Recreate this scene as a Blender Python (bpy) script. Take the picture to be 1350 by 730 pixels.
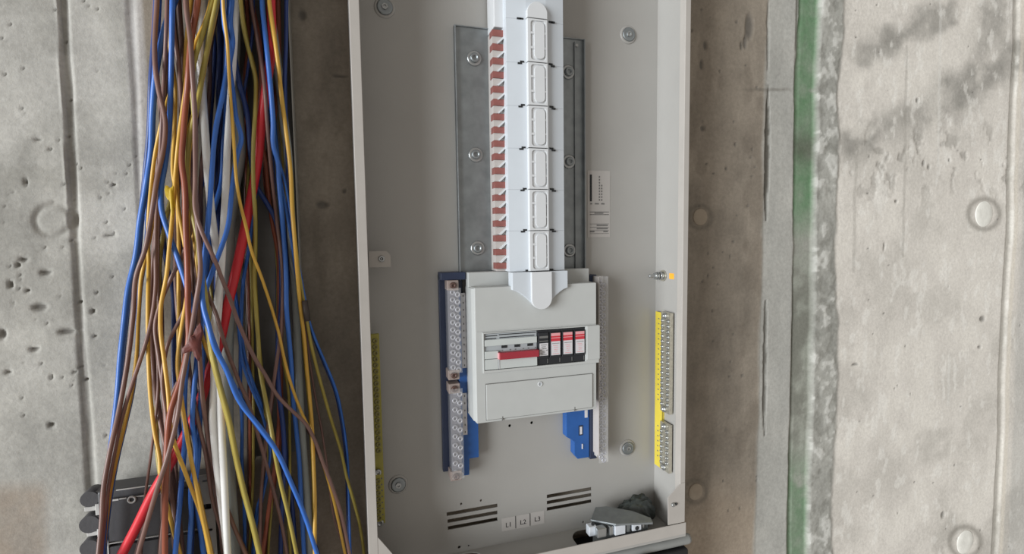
import bpy, bmesh, math, random
import numpy as np
from mathutils import Vector, Matrix, Quaternion
from mathutils.geometry import tessellate_polygon

for o in list(bpy.data.objects):
    bpy.data.objects.remove(o)
SC = bpy.context.scene
COL = SC.collection
random.seed(7)
rng = np.random.default_rng(11)

# ------------------------------------------------------------------ camera
W, H, F = 1350, 730, 680.0
D = 0.76                                           # camera to concrete wall, metres
YAW, PITCH, ROLL = math.radians(17.673), math.radians(-4.374), math.radians(-0.7805)
fwd = Vector((math.sin(YAW) * math.cos(PITCH), math.cos(YAW) * math.cos(PITCH), math.sin(PITCH)))
rt0 = Vector((math.cos(YAW), -math.sin(YAW), 0))
up0 = rt0.cross(fwd)
RT = rt0 * math.cos(ROLL) + up0 * math.sin(ROLL)
UP = -rt0 * math.sin(ROLL) + up0 * math.cos(ROLL)
CAM = Vector((0, -D, 0))
cd = bpy.data.cameras.new('camera')
cam = bpy.data.objects.new('camera', cd)
COL.objects.link(cam)
cd.sensor_fit = 'HORIZONTAL'
cd.sensor_width = 36
cd.lens = 36 * F / W
cd.clip_start = 0.01
cam.matrix_world = Matrix(((RT.x, UP.x, -fwd.x, CAM.x), (RT.y, UP.y, -fwd.y, CAM.y), (RT.z, UP.z, -fwd.z, CAM.z), (0, 0, 0, 1)))
SC.camera = cam

# ------------------------------------------------------------------ light
wd = bpy.data.worlds.new('world')
SC.world = wd
wd.use_nodes = True
bg = wd.node_tree.nodes['Background']
bg.inputs[0].default_value = (1.0, 0.93, 0.85, 1)
bg.inputs[1].default_value = 0.41
sd = bpy.data.lights.new('daylight', 'SUN')
sd.energy = 4.3
sd.angle = math.radians(32)
sd.color = (0.93, 0.97, 1.0)
sun = bpy.data.objects.new('daylight', sd)
COL.objects.link(sun)
sun.rotation_euler = Vector((0.89, 0.45, -0.03)).to_track_quat('-Z', 'Y').to_euler()
SC.view_settings.view_transform = 'Standard'
SC.view_settings.look = 'None'
SC.view_settings.exposure = 0.0
SC.view_settings.gamma = 1.0
SC.view_settings.use_curve_mapping = False


# ------------------------------------------------------------------ measuring
def ray(px, py):
    return RT * (px - W / 2) + UP * -(py - H / 2) + fwd * F


def P(px, py, Y):
    """the point of the plane at depth Y (wall = 0, towards the viewer negative) seen at a pixel"""
    d = ray(px, py)
    return CAM + d * ((Y + D) / d.y)


def mpp(px, py, Y):
    """metres for one pixel there"""
    return (Y + D) / ray(px, py).y


def R4(l, t, r, b, Y):
    """X0, X1, Z0, Z1 of an upright rectangle whose edge middles are at those pixels"""
    mx, my = (l + r) / 2, (t + b) / 2
    return P(l, my, Y).x, P(r, my, Y).x, P(mx, b, Y).z, P(mx, t, Y).z


# ------------------------------------------------------------------ materials
MATS = {}


def lin(c):
    return tuple(((v / 255) / 12.92 if v / 255 <= 0.04045 else ((v / 255 + 0.055) / 1.055) ** 2.4) for v in c)


def mat(name, rgb, rough=0.5, metal=0.0, var=0.08, scale=40, bump=0.0, bscale=300, spec=0.5, trans=0.0, emit=None, alpha=1.0, stretch=None):
    m = bpy.data.materials.new(name)
    m.use_nodes = True
    nt = m.node_tree
    b = nt.nodes['Principled BSDF']
    b.inputs['Roughness'].default_value = rough
    b.inputs['Metallic'].default_value = metal
    b.inputs['Specular IOR Level'].default_value = spec
    b.inputs['Transmission Weight'].default_value = trans
    b.inputs['Alpha'].default_value = alpha
    if trans:
        b.inputs['IOR'].default_value = 1.12
    tc = nt.nodes.new('ShaderNodeTexCoord')
    mp = nt.nodes.new('ShaderNodeMapping')
    if stretch:
        mp.inputs['Scale'].default_value = stretch
    nt.links.new(tc.outputs['Object'], mp.inputs[0])
    nz = nt.nodes.new('ShaderNodeTexNoise')
    nz.inputs['Scale'].default_value = scale
    nz.inputs['Detail'].default_value = 5
    nt.links.new(mp.outputs[0], nz.inputs['Vector'])
    rp = nt.nodes.new('ShaderNodeValToRGB')
    c = lin(rgb)
    rp.color_ramp.elements[0].position = 0.3
    rp.color_ramp.elements[1].position = 0.7
    rp.color_ramp.elements[0].color = (*[max(0, v * (1 - var)) for v in c], 1)
    rp.color_ramp.elements[1].color = (*[min(1, v * (1 + var)) for v in c], 1)
    nt.links.new(nz.outputs['Fac'], rp.inputs[0])
    nt.links.new(rp.outputs[0], b.inputs['Base Color'])
    if bump:
        n2 = nt.nodes.new('ShaderNodeTexNoise')
        n2.inputs['Scale'].default_value = bscale
        n2.inputs['Detail'].default_value = 4
        nt.links.new(mp.outputs[0], n2.inputs['Vector'])
        bp = nt.nodes.new('ShaderNodeBump')
        bp.inputs['Strength'].default_value = bump
        bp.inputs['Distance'].default_value = 0.001
        nt.links.new(n2.outputs['Fac'], bp.inputs['Height'])
        nt.links.new(bp.outputs[0], b.inputs['Normal'])
    MATS[name] = m
    return m


mat('paint', (158, 156, 152), 0.42, var=0.03, scale=12, bump=0.15, bscale=900)
mat('paint_edge', (170, 165, 159), 0.4, var=0.03)
mat('galv', (140, 145, 147), 0.42, 0.75, var=0.14, scale=60, bump=0.1)
mat('steel', (168, 170, 170), 0.3, 0.8, var=0.1)
mat('nickel', (190, 186, 172), 0.32, 0.75, var=0.15, scale=200)
mat('dark_steel', (70, 72, 72), 0.45, 0.6, var=0.2)
mat('white_plastic', (194, 200, 206), 0.38, var=0.02)
mat('grey_plastic', (178, 180, 178), 0.4, var=0.025)
mat('ridge_plastic', (204, 206, 208), 0.35, var=0.02)
mat('switch_grey', (160, 165, 168), 0.4, var=0.03)
mat('switch_light', (186, 191, 189), 0.4, var=0.03)
mat('red_handle', (150, 44, 56), 0.4, var=0.06)
mat('black_plastic', (34, 36, 40), 0.45, var=0.12)
mat('mark_black', (30, 32, 34), 0.6, var=0.1)
mat('mark_grey', (105, 104, 102), 0.7, var=0.1)
mat('label_white', (200, 198, 200), 0.55, var=0.03)
mat('sticker', (174, 170, 166), 0.55, var=0.02)
mat('label_red', (190, 50, 62), 0.5, var=0.05)
mat('label_pink', (214, 150, 154), 0.5, var=0.05)
mat('blue_plastic', (34, 84, 150), 0.4, var=0.08)
mat('navy_plastic', (36, 46, 70), 0.45, var=0.1)
mat('clear_plastic', (225, 225, 226), 0.15, var=0.01, alpha=0.1)
mat('copper', (136, 84, 78), 0.5, 0.15, var=0.2, scale=90)
mat('insulator', (180, 174, 170), 0.45, var=0.05)
mat('screw_dull', (170, 170, 178), 0.4, 0.35, var=0.1)
mat('bar_dull', (120, 120, 130), 0.5, 0.3, var=0.15)
mat('bar_pale', (178, 176, 174), 0.5, 0.1, var=0.1)
mat('fix_dark', (92, 70, 64), 0.45, 0.3, var=0.1)
mat('olive_metal', (120, 114, 70), 0.45, 0.2, var=0.15)
mat('pad_brown', (150, 136, 130), 0.4, var=0.1)
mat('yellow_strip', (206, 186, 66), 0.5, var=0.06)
mat('yellow_strip_shaded', (150, 142, 62), 0.5, var=0.12)  # darker copy of yellow_strip with shade put into its colour
mat('orange', (240, 170, 50), 0.5, var=0.05)
mat('tray', (118, 116, 112), 0.5, 0.4, var=0.1)
mat('tray_lip', (176, 174, 168), 0.4, 0.4, var=0.08)
mat('box_dark', (76, 75, 77), 0.5, var=0.12, scale=30, bump=0.2)
mat('box_edge', (190, 188, 184), 0.6, var=0.1)
mat('conduit', (140, 142, 140), 0.45, var=0.06)
mat('rubber_black', (24, 25, 27), 0.55, var=0.15)
mat('bag', (62, 68, 66), 0.35, var=0.35, scale=120, bump=0.6, bscale=150)
mat('bright_zinc', (226, 232, 240), 0.25, 0.45, var=0.1)
mat('tape', (98, 46, 38), 0.55, var=0.2, scale=120)
mat('tape_dark', (60, 50, 46), 0.55, var=0.1)
mat('tape_yellow', (196, 164, 34), 0.5, var=0.1)
# wire sheaths
mat('w_blue', (52, 104, 186), 0.38, var=0.12, scale=25)
mat('w_navy', (36, 60, 120), 0.42, var=0.14, scale=25)
mat('w_brown', (122, 92, 84), 0.42, var=0.14, scale=25)
mat('w_rust', (140, 74, 52), 0.42, var=0.14, scale=25)
mat('w_white', (238, 238, 235), 0.42, var=0.05, scale=25)
mat('w_grey', (142, 146, 142), 0.45, var=0.08, scale=25)
mat('w_red', (206, 44, 54), 0.4, var=0.08, scale=25)


def yellow_green():
    m = mat('w_yellow', (206, 162, 66), 0.4, var=0.1, scale=25)
    return m


yellow_green()
mat('w_olive', (158, 142, 66), 0.42, var=0.16, scale=25)


# ------------------------------------------------------------------ mesh building
class MB:
    def __init__(s):
        s.v, s.f, s.sm = [], [], []

    def add(s, vs, fs, smooth=False):
        n = len(s.v)
        s.v += [tuple(p) for p in vs]
        for f in fs:
            s.f.append(tuple(i + n for i in f))
            s.sm.append(smooth)
        return s

    def box(s, x0, x1, y0, y1, z0, z1):
        x0, x1 = min(x0, x1), max(x0, x1)
        y0, y1 = min(y0, y1), max(y0, y1)
        z0, z1 = min(z0, z1), max(z0, z1)
        v = [(x, y, z) for x in (x0, x1) for y in (y0, y1) for z in (z0, z1)]
        return s.add(v, [(0, 1, 3, 2), (4, 6, 7, 5), (0, 4, 5, 1), (2, 3, 7, 6), (0, 2, 6, 4), (1, 5, 7, 3)])

    def lathe(s, c, axis, prof, n=20, smooth=True):
        """rings (radius, height) about an axis through c"""
        a = Vector(axis).normalized()
        u = a.orthogonal().normalized()
        w = a.cross(u)
        c = Vector(c)
        vs, fs = [], []
        for r, h in prof:
            for k in range(n):
                t = 2 * math.pi * k / n
                vs.append(c + a * h + (u * math.cos(t) + w * math.sin(t)) * r)
        for i in range(len(prof) - 1):
            for k in range(n):
                k2 = (k + 1) % n
                fs.append((i * n + k, i * n + k2, (i + 1) * n + k2, (i + 1) * n + k))
        s.add(vs, fs, smooth)
        m = len(s.v) - len(vs)
        s.f.append(tuple(m + k for k in range(n)))
        s.sm.append(False)
        s.f.append(tuple(m + (len(prof) - 1) * n + k for k in range(n)))
        s.sm.append(False)
        return s

    def cyl(s, c, axis, r, h, n=20, ch=0.0):
        if ch:
            return s.lathe(c, axis, [(r, 0), (r, h - ch), (r - ch, h)], n)
        return s.lathe(c, axis, [(r, 0), (r, h)], n)

    def ring(s, c, axis, r0, r1, h, n=20):
        a = Vector(axis).normalized()
        u = a.orthogonal().normalized()
        w = a.cross(u)
        c = Vector(c)
        vs, fs = [], []
        for r, hh in ((r1, 0), (r1, h), (r0, h), (r0, 0)):
            for k in range(n):
                t = 2 * math.pi * k / n
                vs.append(c + a * hh + (u * math.cos(t) + w * math.sin(t)) * r)
        for i in range(4):
            j = (i + 1) % 4
            for k in range(n):
                k2 = (k + 1) % n
                fs.append((i * n + k, i * n + k2, j * n + k2, j * n + k))
        return s.add(vs, fs, True)

    def prism(s, outer, holes, fn, w0, w1):
        """a flat plate with holes: outline in (u, v), thickness w0..w1, fn maps (u, v, w) to a point"""
        loops = [outer] + list(holes)
        pts = [p for l in loops for p in l]
        n = len(pts)
        tris = tessellate_polygon([[Vector((p[0], p[1], 0)) for p in l] for l in loops])
        vs = [fn(p[0], p[1], w0) for p in pts] + [fn(p[0], p[1], w1) for p in pts]
        fs = [tuple(t) for t in tris] + [tuple(i + n for i in reversed(t)) for t in tris]
        k = 0
        for l in loops:
            m = len(l)
            for i in range(m):
                j = (i + 1) % m
                fs.append((k + i, k + j, n + k + j, n + k + i))
            k += m
        return s.add(vs, fs)

    def xz(s, outer, y0, y1, holes=()):
        return s.prism(outer, holes, lambda u, v, w: (u, w, v), y0, y1)

    def tube(s, pts, r, n=8, cap=True):
        pts = [Vector(p) for p in pts]
        t0 = (pts[1] - pts[0]).normalized()
        u = t0.orthogonal().normalized()
        vs, fs = [], []
        for i, p in enumerate(pts):
            t = (pts[min(i + 1, len(pts) - 1)] - pts[max(i - 1, 0)]).normalized()
            u = (u - t * u.dot(t)).normalized()
            w = t.cross(u)
            rr = r[i] if isinstance(r, (list, tuple)) else r
            for k in range(n):
                a = 2 * math.pi * k / n
                vs.append(p + (u * math.cos(a) + w * math.sin(a)) * rr)
        for i in range(len(pts) - 1):
            for k in range(n):
                k2 = (k + 1) % n
                fs.append((i * n + k, i * n + k2, (i + 1) * n + k2, (i + 1) * n + k))
        s.add(vs, fs, True)
        if cap:
            m = len(s.v) - len(vs)
            for q in (0, (len(pts) - 1) * n):
                s.f.append(tuple(m + q + k for k in range(n)))
                s.sm.append(False)
        return s

    def mesh(s, name, material, org=(0, 0, 0)):
        me = bpy.data.meshes.new(name)
        ox, oy, oz = org
        me.from_pydata([(x - ox, y - oy, z - oz) for x, y, z in s.v], [], s.f)
        me.polygons.foreach_set('use_smooth', s.sm)
        bm = bmesh.new()
        bm.from_mesh(me)
        bmesh.ops.recalc_face_normals(bm, faces=bm.faces)
        bm.to_mesh(me)
        bm.free()
        me.materials.append(MATS[material])
        return me

    def build(s, name, material, parent=None, bev=0.0, label=None):
        """link as one mesh object; coordinates are world ones"""
        org = worldloc(parent)
        o = bpy.data.objects.new(name, s.mesh(name, material, org))
        COL.objects.link(o)
        if parent:
            o.parent = parent
        if bev:
            md = o.modifiers.new('bevel', 'BEVEL')
            md.width = bev
            md.segments = 2
            md.limit_method = 'ANGLE'
            md.angle_limit = math.radians(40)
        if label:
            o['label'] = label
        return o


def worldloc(o):
    p = Vector((0, 0, 0))
    while o:
        p += o.location
        o = o.parent
    return p


def inst(name, me, parent, loc):
    """a part that shares its mesh; loc in world coordinates"""
    o = bpy.data.objects.new(name, me)
    COL.objects.link(o)
    o.parent = parent
    o.location = Vector(loc) - worldloc(parent)
    return o


def thing(name, label, cat, loc, group=None):
    o = bpy.data.objects.new(name, None)
    o.empty_display_size = 0.02
    COL.objects.link(o)
    o.location = loc
    return tag(o, label, cat, group)


def tag(o, label, cat, group=None):
    o['label'] = label
    o['category'] = cat
    if group:
        o['group'] = group
    return o


def rrect(x0, x1, z0, z1, r, n=5):
    out = []
    for cx, cz, a0 in ((x1 - r, z1 - r, 0), (x0 + r, z1 - r, 90), (x0 + r, z0 + r, 180), (x1 - r, z0 + r, 270)):
        for k in range(n + 1):
            a = math.radians(a0 + 90 * k / n)
            out.append((cx + r * math.cos(a), cz + r * math.sin(a)))
    return out


def circ(cx, cz, r, n=14):
    return [(cx + r * math.cos(2 * math.pi * k / n), cz + r * math.sin(2 * math.pi * k / n)) for k in range(n)]


def text_mesh(txt, size, material):
    cu = bpy.data.curves.new('lettering', 'FONT')
    cu.body = txt
    cu.size = size
    cu.align_x = 'CENTER'
    cu.align_y = 'CENTER'
    cu.extrude = 0.0001
    o = bpy.data.objects.new('lettering', cu)
    COL.objects.link(o)
    bpy.context.view_layer.update()
    me = bpy.data.meshes.new_from_object(o.evaluated_get(bpy.context.evaluated_depsgraph_get()))
    bpy.data.objects.remove(o)
    me.transform(Matrix.Rotation(math.radians(90), 4, 'X'))
    me.materials.clear()
    me.materials.append(MATS[material])
    return me


# ------------------------------------------------------------------ concrete wall
def vnoise(x, z, s, seed):
    r = np.random.default_rng(seed)
    T = r.random((256, 256))
    u, v = x / s + 57.3, z / s + 91.7
    i, j = np.floor(u).astype(int), np.floor(v).astype(int)
    a, b = u - i, v - j
    a, b = a * a * (3 - 2 * a), b * b * (3 - 2 * b)
    g = lambda p, q: T[p % 256, q % 256]
    return (g(i, j) * (1 - a) + g(i + 1, j) * a) * (1 - b) + (g(i, j + 1) * (1 - a) + g(i + 1, j + 1) * a) * b


def fbm(x, z, s, seed, o=5):
    t, a, n = 0, 0.5, 0
    for k in range(o):
        t = t + a * vnoise(x, z, s / 2 ** k, seed + k)
        n += a
        a *= 0.55
    return t / n


def sstep(a, b, x):
    t = np.clip((x - a) / (b - a), 0, 1)
    return t * t * (3 - 2 * t)


def wx(px, py=300):
    return P(px, py, 0).x


def build_wall():
    xs = np.concatenate([np.arange(-1.1, -0.47, 0.02), np.arange(-0.47, 0.03, 0.0022), np.arange(0.03, 0.47, 0.011),
                         np.arange(0.47, 1.62, 0.0026), np.arange(1.62, 2.4, 0.02)])
    zs = np.concatenate([np.arange(-1.4, -0.86, 0.02), np.arange(-0.86, 0.56, 0.0027), np.arange(0.56, 1.2, 0.02)])
    X, Z = np.meshgrid(xs, zs)
    nx, nz = len(xs), len(zs)
    # pixel coordinates of each wall point (used only to place the marks found on the photograph)
    dx, dy, dz = X - CAM.x, -CAM.y, Z - CAM.z
    cz = dx * fwd.x + dy * fwd.y + dz * fwd.z
    U = W / 2 + F * (dx * RT.x + dy * RT.y + dz * RT.z) / np.maximum(cz, 0.05)
    V = H / 2 - F * (dx * UP.x + dy * UP.y + dz * UP.z) / np.maximum(cz, 0.05)
    wob = (fbm(X, Z, 0.12, 5) - 0.5)
    h = (fbm(X, Z, 0.35, 21) - 0.5) * 0.004 + (fbm(X, Z, 0.03, 31) - 0.5) * 0.0012
    col = np.zeros(X.shape + (3,))
    base = np.array(lin((183, 181, 174)))
    tone = 0.92 + 0.45 * (fbm(X, Z, 0.22, 41) - 0.5) + 0.5 * (fbm(X, Z, 0.05, 51) - 0.5) + 0.25 * (fbm(X * 3, Z * 0.6, 0.05, 55) - 0.5)
    col[:] = base
    col *= tone[..., None]
    # brown band across the middle
    pan = sstep(wx(188), wx(205), X + wob * 0.01) * (1 - sstep(wx(1001), wx(1008), X + wob * 0.02))
    brown = np.array(lin((142, 131, 117)))
    col = col * (1 - pan[..., None] * 0.85) + (brown * tone[..., None]) * pan[..., None] * 0.85

    low = pan * sstep(600, 700, V + wob * 80)  # lit area below the shadow edge, painted into the wall colour
    col = col * (1 - low[..., None] * 0.35) + np.array(lin((190, 172, 152))) * low[..., None] * 0.35

    def blend(mask, rgb):
        nonlocal col
        c = np.array(lin(rgb))
        col = col * (1 - mask[..., None]) + c * mask[..., None]

    def band(a, b, soft=0.002, j=0.006):
        q = X + wob * j
        return sstep(a - soft, a + soft, q) * (1 - sstep(b - soft, b + soft, q))
    patch = fbm(X, Z, 0.05, 61)
    # left joint: a shallow groove that leans a little
    def strip(u0, v0, u1, v1, w0, w1, soft=3):
        t = np.clip((V - v0) / (v1 - v0), 0, 1)
        c = u0 + (u1 - u0) * t + wob * 4
        w = w0 + (w1 - w0) * t
        inside = sstep(v0 - 25, v0 + 5, V) * (1 - sstep(v1 - 5, v1 + 25, V)) if v0 > -50 else (1 - sstep(v1 - 5, v1 + 25, V))
        return (1 - sstep(w - soft, w + soft, np.abs(U - c))) * inside
    g = strip(80, -60, 98, 290, 6, 6)
    h -= g * 0.0045
    blend(g * 0.5, (122, 121, 116))
    g = strip(98, 290, 122, 660, 4, 6)
    h -= g * 0.0035
    blend(g * 0.42, (128, 126, 120))
    g = strip(73, -60, 90, 290, 1.5, 1.2, 1)
    h += g * 0.002
    blend(g * 0.6, (214, 212, 206))
    g = strip(109, 400, 113, 660, 1.5, 1.2, 1)
    blend(g * 0.5, (205, 203, 198))
    g = strip(170, -60, 186, 300, 6, 2)
    h -= g * 0.002
    blend(g * 0.45, (132, 130, 125))
    m = sstep(wx(180), wx(186), X) * (1 - sstep(wx(204), wx(210), X)) * (1 - sstep(230, 300, V))
    blend(m * 0.45, (206, 204, 204))
    m = np.exp(-((U - 118) / 26) ** 2 - ((V - 245) / 14) ** 2)
    blend(m * 0.5, (150, 147, 140))
    m = sstep(215, 225, V) * (1 - sstep(235, 262, V)) * (1 - sstep(70, 110, U))
    blend(m * 0.35, (140, 138, 130))
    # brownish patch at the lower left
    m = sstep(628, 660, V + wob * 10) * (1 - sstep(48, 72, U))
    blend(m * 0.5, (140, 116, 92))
    # right side: pale strip, green recess, rough ridge, pale panel
    a = band(wx(1006), wx(1052))
    blend(a * 0.7 * (0.7 + 0.6 * (patch - 0.5)), (164, 164, 159))
    h -= a * 0.0012
    for (v0, v1, w, k) in ((110, 290, 2.6, 0.9), (395, 575, 2.0, 0.8), (0, 95, 1.5, 0.35)):
        t = np.clip((V - v0) / (v1 - v0), 0, 1)
        c = 1014 - 0.009 * V + wob * 5
        ww = w * np.sin(np.pi * np.clip(t, 0.02, 0.98)) ** 0.5 * (0.3 + 1.4 * fbm(X, Z, 0.02, 71))
        mk = (1 - sstep(ww - 0.6, ww + 0.8, np.abs(U - c))) * (V > v0) * (V < v1)
        h -= mk * 0.003
        blend(mk * k, (72, 68, 60))
    mk = (1 - sstep(0.8, 2, np.abs(U - (1052 - 0.011 * V) + wob * 4))) * sstep(0.35, 0.55, patch + 0.1)
    h -= mk * 0.003
    blend(mk * 0.6, (96, 94, 86))
    mk = (1 - sstep(1, 3, np.abs(V - 118 + (U - 1000) * 0.01))) * sstep(975, 995, U) * (1 - sstep(1035, 1050, U))
    blend(mk * 0.5, (105, 100, 92))
    gl = (1064 - 0.022 * V)
    q = U - gl + wob * 6
    grn = sstep(-11, -8, q) * (1 - sstep(15, 19, q))
    h -= grn * 0.007
    blend(grn * 0.6, (142, 143, 134))
    gm = grn * np.clip(1.15 - sstep(255, 320, V + wob * 60) + sstep(560, 660, V + wob * 60) * 0.7, 0, 1) * sstep(0.22, 0.5, patch + 0.12)
    blend(np.clip(gm, 0, 1) * (0.55 + 0.6 * (fbm(X, Z, 0.02, 151) - 0.3)).clip(0, 0.9), (84, 124, 86))
    dk = grn * np.exp(-((V - 195) / 22) ** 2) * sstep(0.4, 0.6, patch)
    blend(dk * 0.7, (88, 88, 78))
    dk = grn * sstep(300, 380, V) * (1 - sstep(560, 640, V)) * sstep(0.42, 0.62, patch)
    blend(dk * 0.55, (100, 98, 90))
    rd = sstep(15, 19, q) * (1 - sstep(44, 50, q + wob * 10))
    rough = fbm(X, Z, 0.022, 81, 4)
    h += rd * (0.002 + 0.005 * (rough - 0.5))
    blend(rd * 0.6, (142, 142, 135))
    blend(rd * sstep(0.57, 0.64, rough) * 0.55, (206, 205, 199))
    blend(rd * (1 - sstep(0.36, 0.42, rough)) * 0.4, (112, 111, 104))
    pale = sstep(46, 52, q + wob * 10)
    blend(pale * 0.6, (219, 212, 203))
    # dark smears on the pale panel (wet drag marks)
    sm = np.zeros(X.shape)
    for (u0, v0, u1, v1, w) in ((1140, 75, 1250, 10, 16), (1125, 190, 1345, 75, 22), (1300, 60, 1330, -30, 26)):
        L = math.hypot(u1 - u0, v1 - v0)
        ex, ey = (u1 - u0) / L, (v1 - v0) / L
        t = (U - u0) * ex + (V - v0) * ey
        n_ = -(U - u0) * ey + (V - v0) * ex
        tt = np.clip(t, 0, L)
        dd = np.sqrt((t - tt) ** 2 + n_ ** 2) + wob * 40 + (fbm(X, Z * 1.5, 0.06, 131) - 0.5) * 34
        sm = np.maximum(sm, 1 - sstep(0, w * 1.7, dd))
    blend(sm * pale * (0.3 + 0.6 * fbm(X, Z, 0.03, 133)), (112, 110, 104))
    sp = pale * sstep(0.6, 0.68, fbm(X, Z, 0.035, 91)) * np.exp(-((V - 210) / 50) ** 2)
    h -= sp * 0.0015
    blend(sp * 0.5, (128, 125, 118))
    lowdark = pale * sstep(0.5, 0.7, fbm(X, Z, 0.1, 95)) * sstep(420, 560, V)
    blend(lowdark * 0.45, (160, 156, 148))
    mot = fbm(X, Z, 0.09, 141)
    blend(pale * sstep(0.5, 0.68, mot) * 0.5, (216, 211, 202))
    blend(pale * sstep(0.54, 0.72, 1 - mot) * 0.28, (164, 160, 152))
    fl = fbm(X, Z * 0.5, 0.018, 143)
    blend(pale * sstep(0.62, 0.70, fl) * 0.45, (222, 219, 212))
    blend((1 - pale) * pan * sstep(0.60, 0.70, fbm(X, Z * 0.6, 0.06, 145)) * 0.35, (112, 103, 92))
    blend((1 - pan) * (X < 0) * sstep(0.55, 0.7, mot) * 0.35, (205, 203, 197))
    blend((1 - pan) * (X < 0) * sstep(0.55, 0.7, 1 - mot) * 0.35, (146, 144, 138))
    # vertical fine streak lines
    for (u, v0, v1, w) in ((1196, 60, 340, 0.9), (1240, 0, 220, 1.0), (1130, 180, 360, 1.2), (1252, 470, 535, 1.0)):
        mk = (1 - sstep(w, w + 1.4, np.abs(U - u + (V - v0) * 0.02 + wob * 5))) * (V > v0) * (V < v1)
        blend(mk * 0.4, (210, 208, 202) if u in (1240, 1252) else (150, 146, 138))
    # far right joint
    q2 = U - (1341 - 0.04 * V) + wob * 6
    j = 1 - sstep(2, 5, np.abs(q2))
    h -= j * 0.004
    blend(j * 0.5, (140, 136, 126))
    blend((1 - sstep(1, 4, np.abs(q2 - 8))) * 0.6, (214, 206, 192))
    blend(sstep(14, 20, q2) * 0.4, (160, 160, 156))
    # air-bubble pits
    def pit(u, v, ru, rv, dep):
        nonlocal h
        x0, z0 = P(u, v, 0).x, P(u, v, 0).z
        s = mpp(u, v, 0)
        i0, i1 = np.searchsorted(xs, [x0 - ru * s * 3, x0 + ru * s * 3])
        j0, j1 = np.searchsorted(zs, [z0 - rv * s * 3, z0 + rv * s * 3])
        if i1 <= i0 or j1 <= j0:
            return
        sl = (slice(j0, j1), slice(i0, i1))
        r2 = ((X[sl] - x0) / (ru * s)) ** 2 + ((Z[sl] - z0) / (rv * s)) ** 2
        k = np.clip(1.3 - r2, 0, 1)
        h[sl] -= k * dep
        c = np.array(lin((98, 95, 90)))
        col[sl] = col[sl] * (1 - k[..., None] * 0.75) + c * k[..., None] * 0.75
    for a in ((31, 342, 5, 3), (24, 349, 3, 3), (60, 359, 7, 3.5), (52, 405, 9, 5), (88, 437, 10, 4), (45, 460, 6, 3), (3, 440, 4, 7),
              (34, 240, 2.5, 5), (66, 197, 2, 1.5), (67, 560, 4, 3), (122, 410, 3, 3), (145, 311, 8, 1.5), (150, 244, 3, 2),
              (50, 185, 6, 1.5), (112, 500, 3, 2), (140, 575, 3, 1.5), (68, 497, 2.5, 2), (98, 490, 2, 2), (36, 383, 2.5, 3),
              (14, 375, 3, 5), (10, 490, 5, 2), (105, 398, 2, 2), (125, 442, 3, 1.5)):
        pit(*a, 0.004)
    for _ in range(55):
        pit(rng.uniform(0, 190), 250 + 300 * rng.random() ** 1.2, rng.uniform(0.9, 1.9), rng.uniform(0.9, 1.9), 0.002)
    for _ in range(35):
        pit(rng.uniform(0, 190), rng.uniform(0, 250), rng.uniform(0.8, 1.5), rng.uniform(0.8, 1.5), 0.002)
    for _ in range(40):
        pit(rng.uniform(912, 1000), rng.uniform(0, 700), rng.uniform(1, 2.0), rng.uniform(1, 2.6), 0.002)
    for a in ((927, 169, 4, 4), (988, 35, 7, 18), (983, 55, 3, 10), (978, 60, 2.5, 6), (930, 60, 3, 6), (925, 85, 3, 7), (970, 190, 2, 3), (958, 222, 2, 2),
              (1210, 132, 3, 3), (1166, 325, 1.5, 6), (1292, 457, 4, 2), (1243, 678, 4, 5), (1296, 420, 6, 4), (1128, 480, 7, 1.5),
              (1218, 215, 3, 4), (1225, 220, 3, 3), (1252, 211, 2, 2), (1182, 265, 3, 2), (448, 101, 10, 1.6), (454, 252, 3, 3), (425, 270, 9, 5), (398, 20, 5, 7)):
        pit(*a, 0.003)
    for _ in range(40):
        pit(rng.uniform(1120, 1350), rng.uniform(0, 730), rng.uniform(1, 2.0), rng.uniform(0.8, 1.6), 0.0015)
    # round crater of a tie hole on the left
    r = np.hypot((U - 70) / 24, (V - 290) / 20)
    h -= np.exp(-((r - 1) / 0.16) ** 2) * 0.0025
    blend(np.exp(-((r - 1) / 0.2) ** 2) * 0.35, (140, 137, 130))
    for (u, v, k) in ((923, 286, 15), (917, 648, 15), (1297, 282, 20), (1272, 714, 20)):
        r = np.hypot(U - u, V - v) / k
        blend(np.exp(-((r - 1) / 0.2) ** 2) * 0.55, (104, 99, 90))
    col = np.clip(col, 0.01, 0.9)
    h = np.clip(h, -0.012, 0.012)
    # behind the board the wall is plain
    hid = sstep(-0.02, 0.02, X) * (1 - sstep(0.5, 0.56, X)) * sstep(-0.55, -0.48, Z)
    h = h * (1 - hid) + np.minimum(h, 0) * hid
    vs = np.stack([X, -h, Z], -1).reshape(-1, 3)
    I = np.arange(nx * nz).reshape(nz, nx)
    fs = np.stack([I[:-1, :-1], I[:-1, 1:], I[1:, 1:], I[1:, :-1]], -1).reshape(-1, 4)
    me = bpy.data.meshes.new('wall_back')
    me.vertices.add(len(vs))
    me.vertices.foreach_set('co', vs.astype(np.float32).ravel())
    me.loops.add(fs.size)
    me.loops.foreach_set('vertex_index', fs.astype(np.int32).ravel())
    me.polygons.add(len(fs))
    me.polygons.foreach_set('loop_start', np.arange(0, fs.size, 4, dtype=np.int32))
    me.update(calc_edges=True)
    me.polygons.foreach_set('use_smooth', np.ones(len(fs), bool))
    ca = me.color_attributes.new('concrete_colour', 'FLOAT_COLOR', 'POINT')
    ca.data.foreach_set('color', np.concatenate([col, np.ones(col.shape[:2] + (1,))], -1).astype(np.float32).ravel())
    m = bpy.data.materials.new('concrete')
    m.use_nodes = True
    nt = m.node_tree
    b = nt.nodes['Principled BSDF']
    b.inputs['Roughness'].default_value = 0.85
    b.inputs['Specular IOR Level'].default_value = 0.25
    at = nt.nodes.new('ShaderNodeAttribute')
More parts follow.
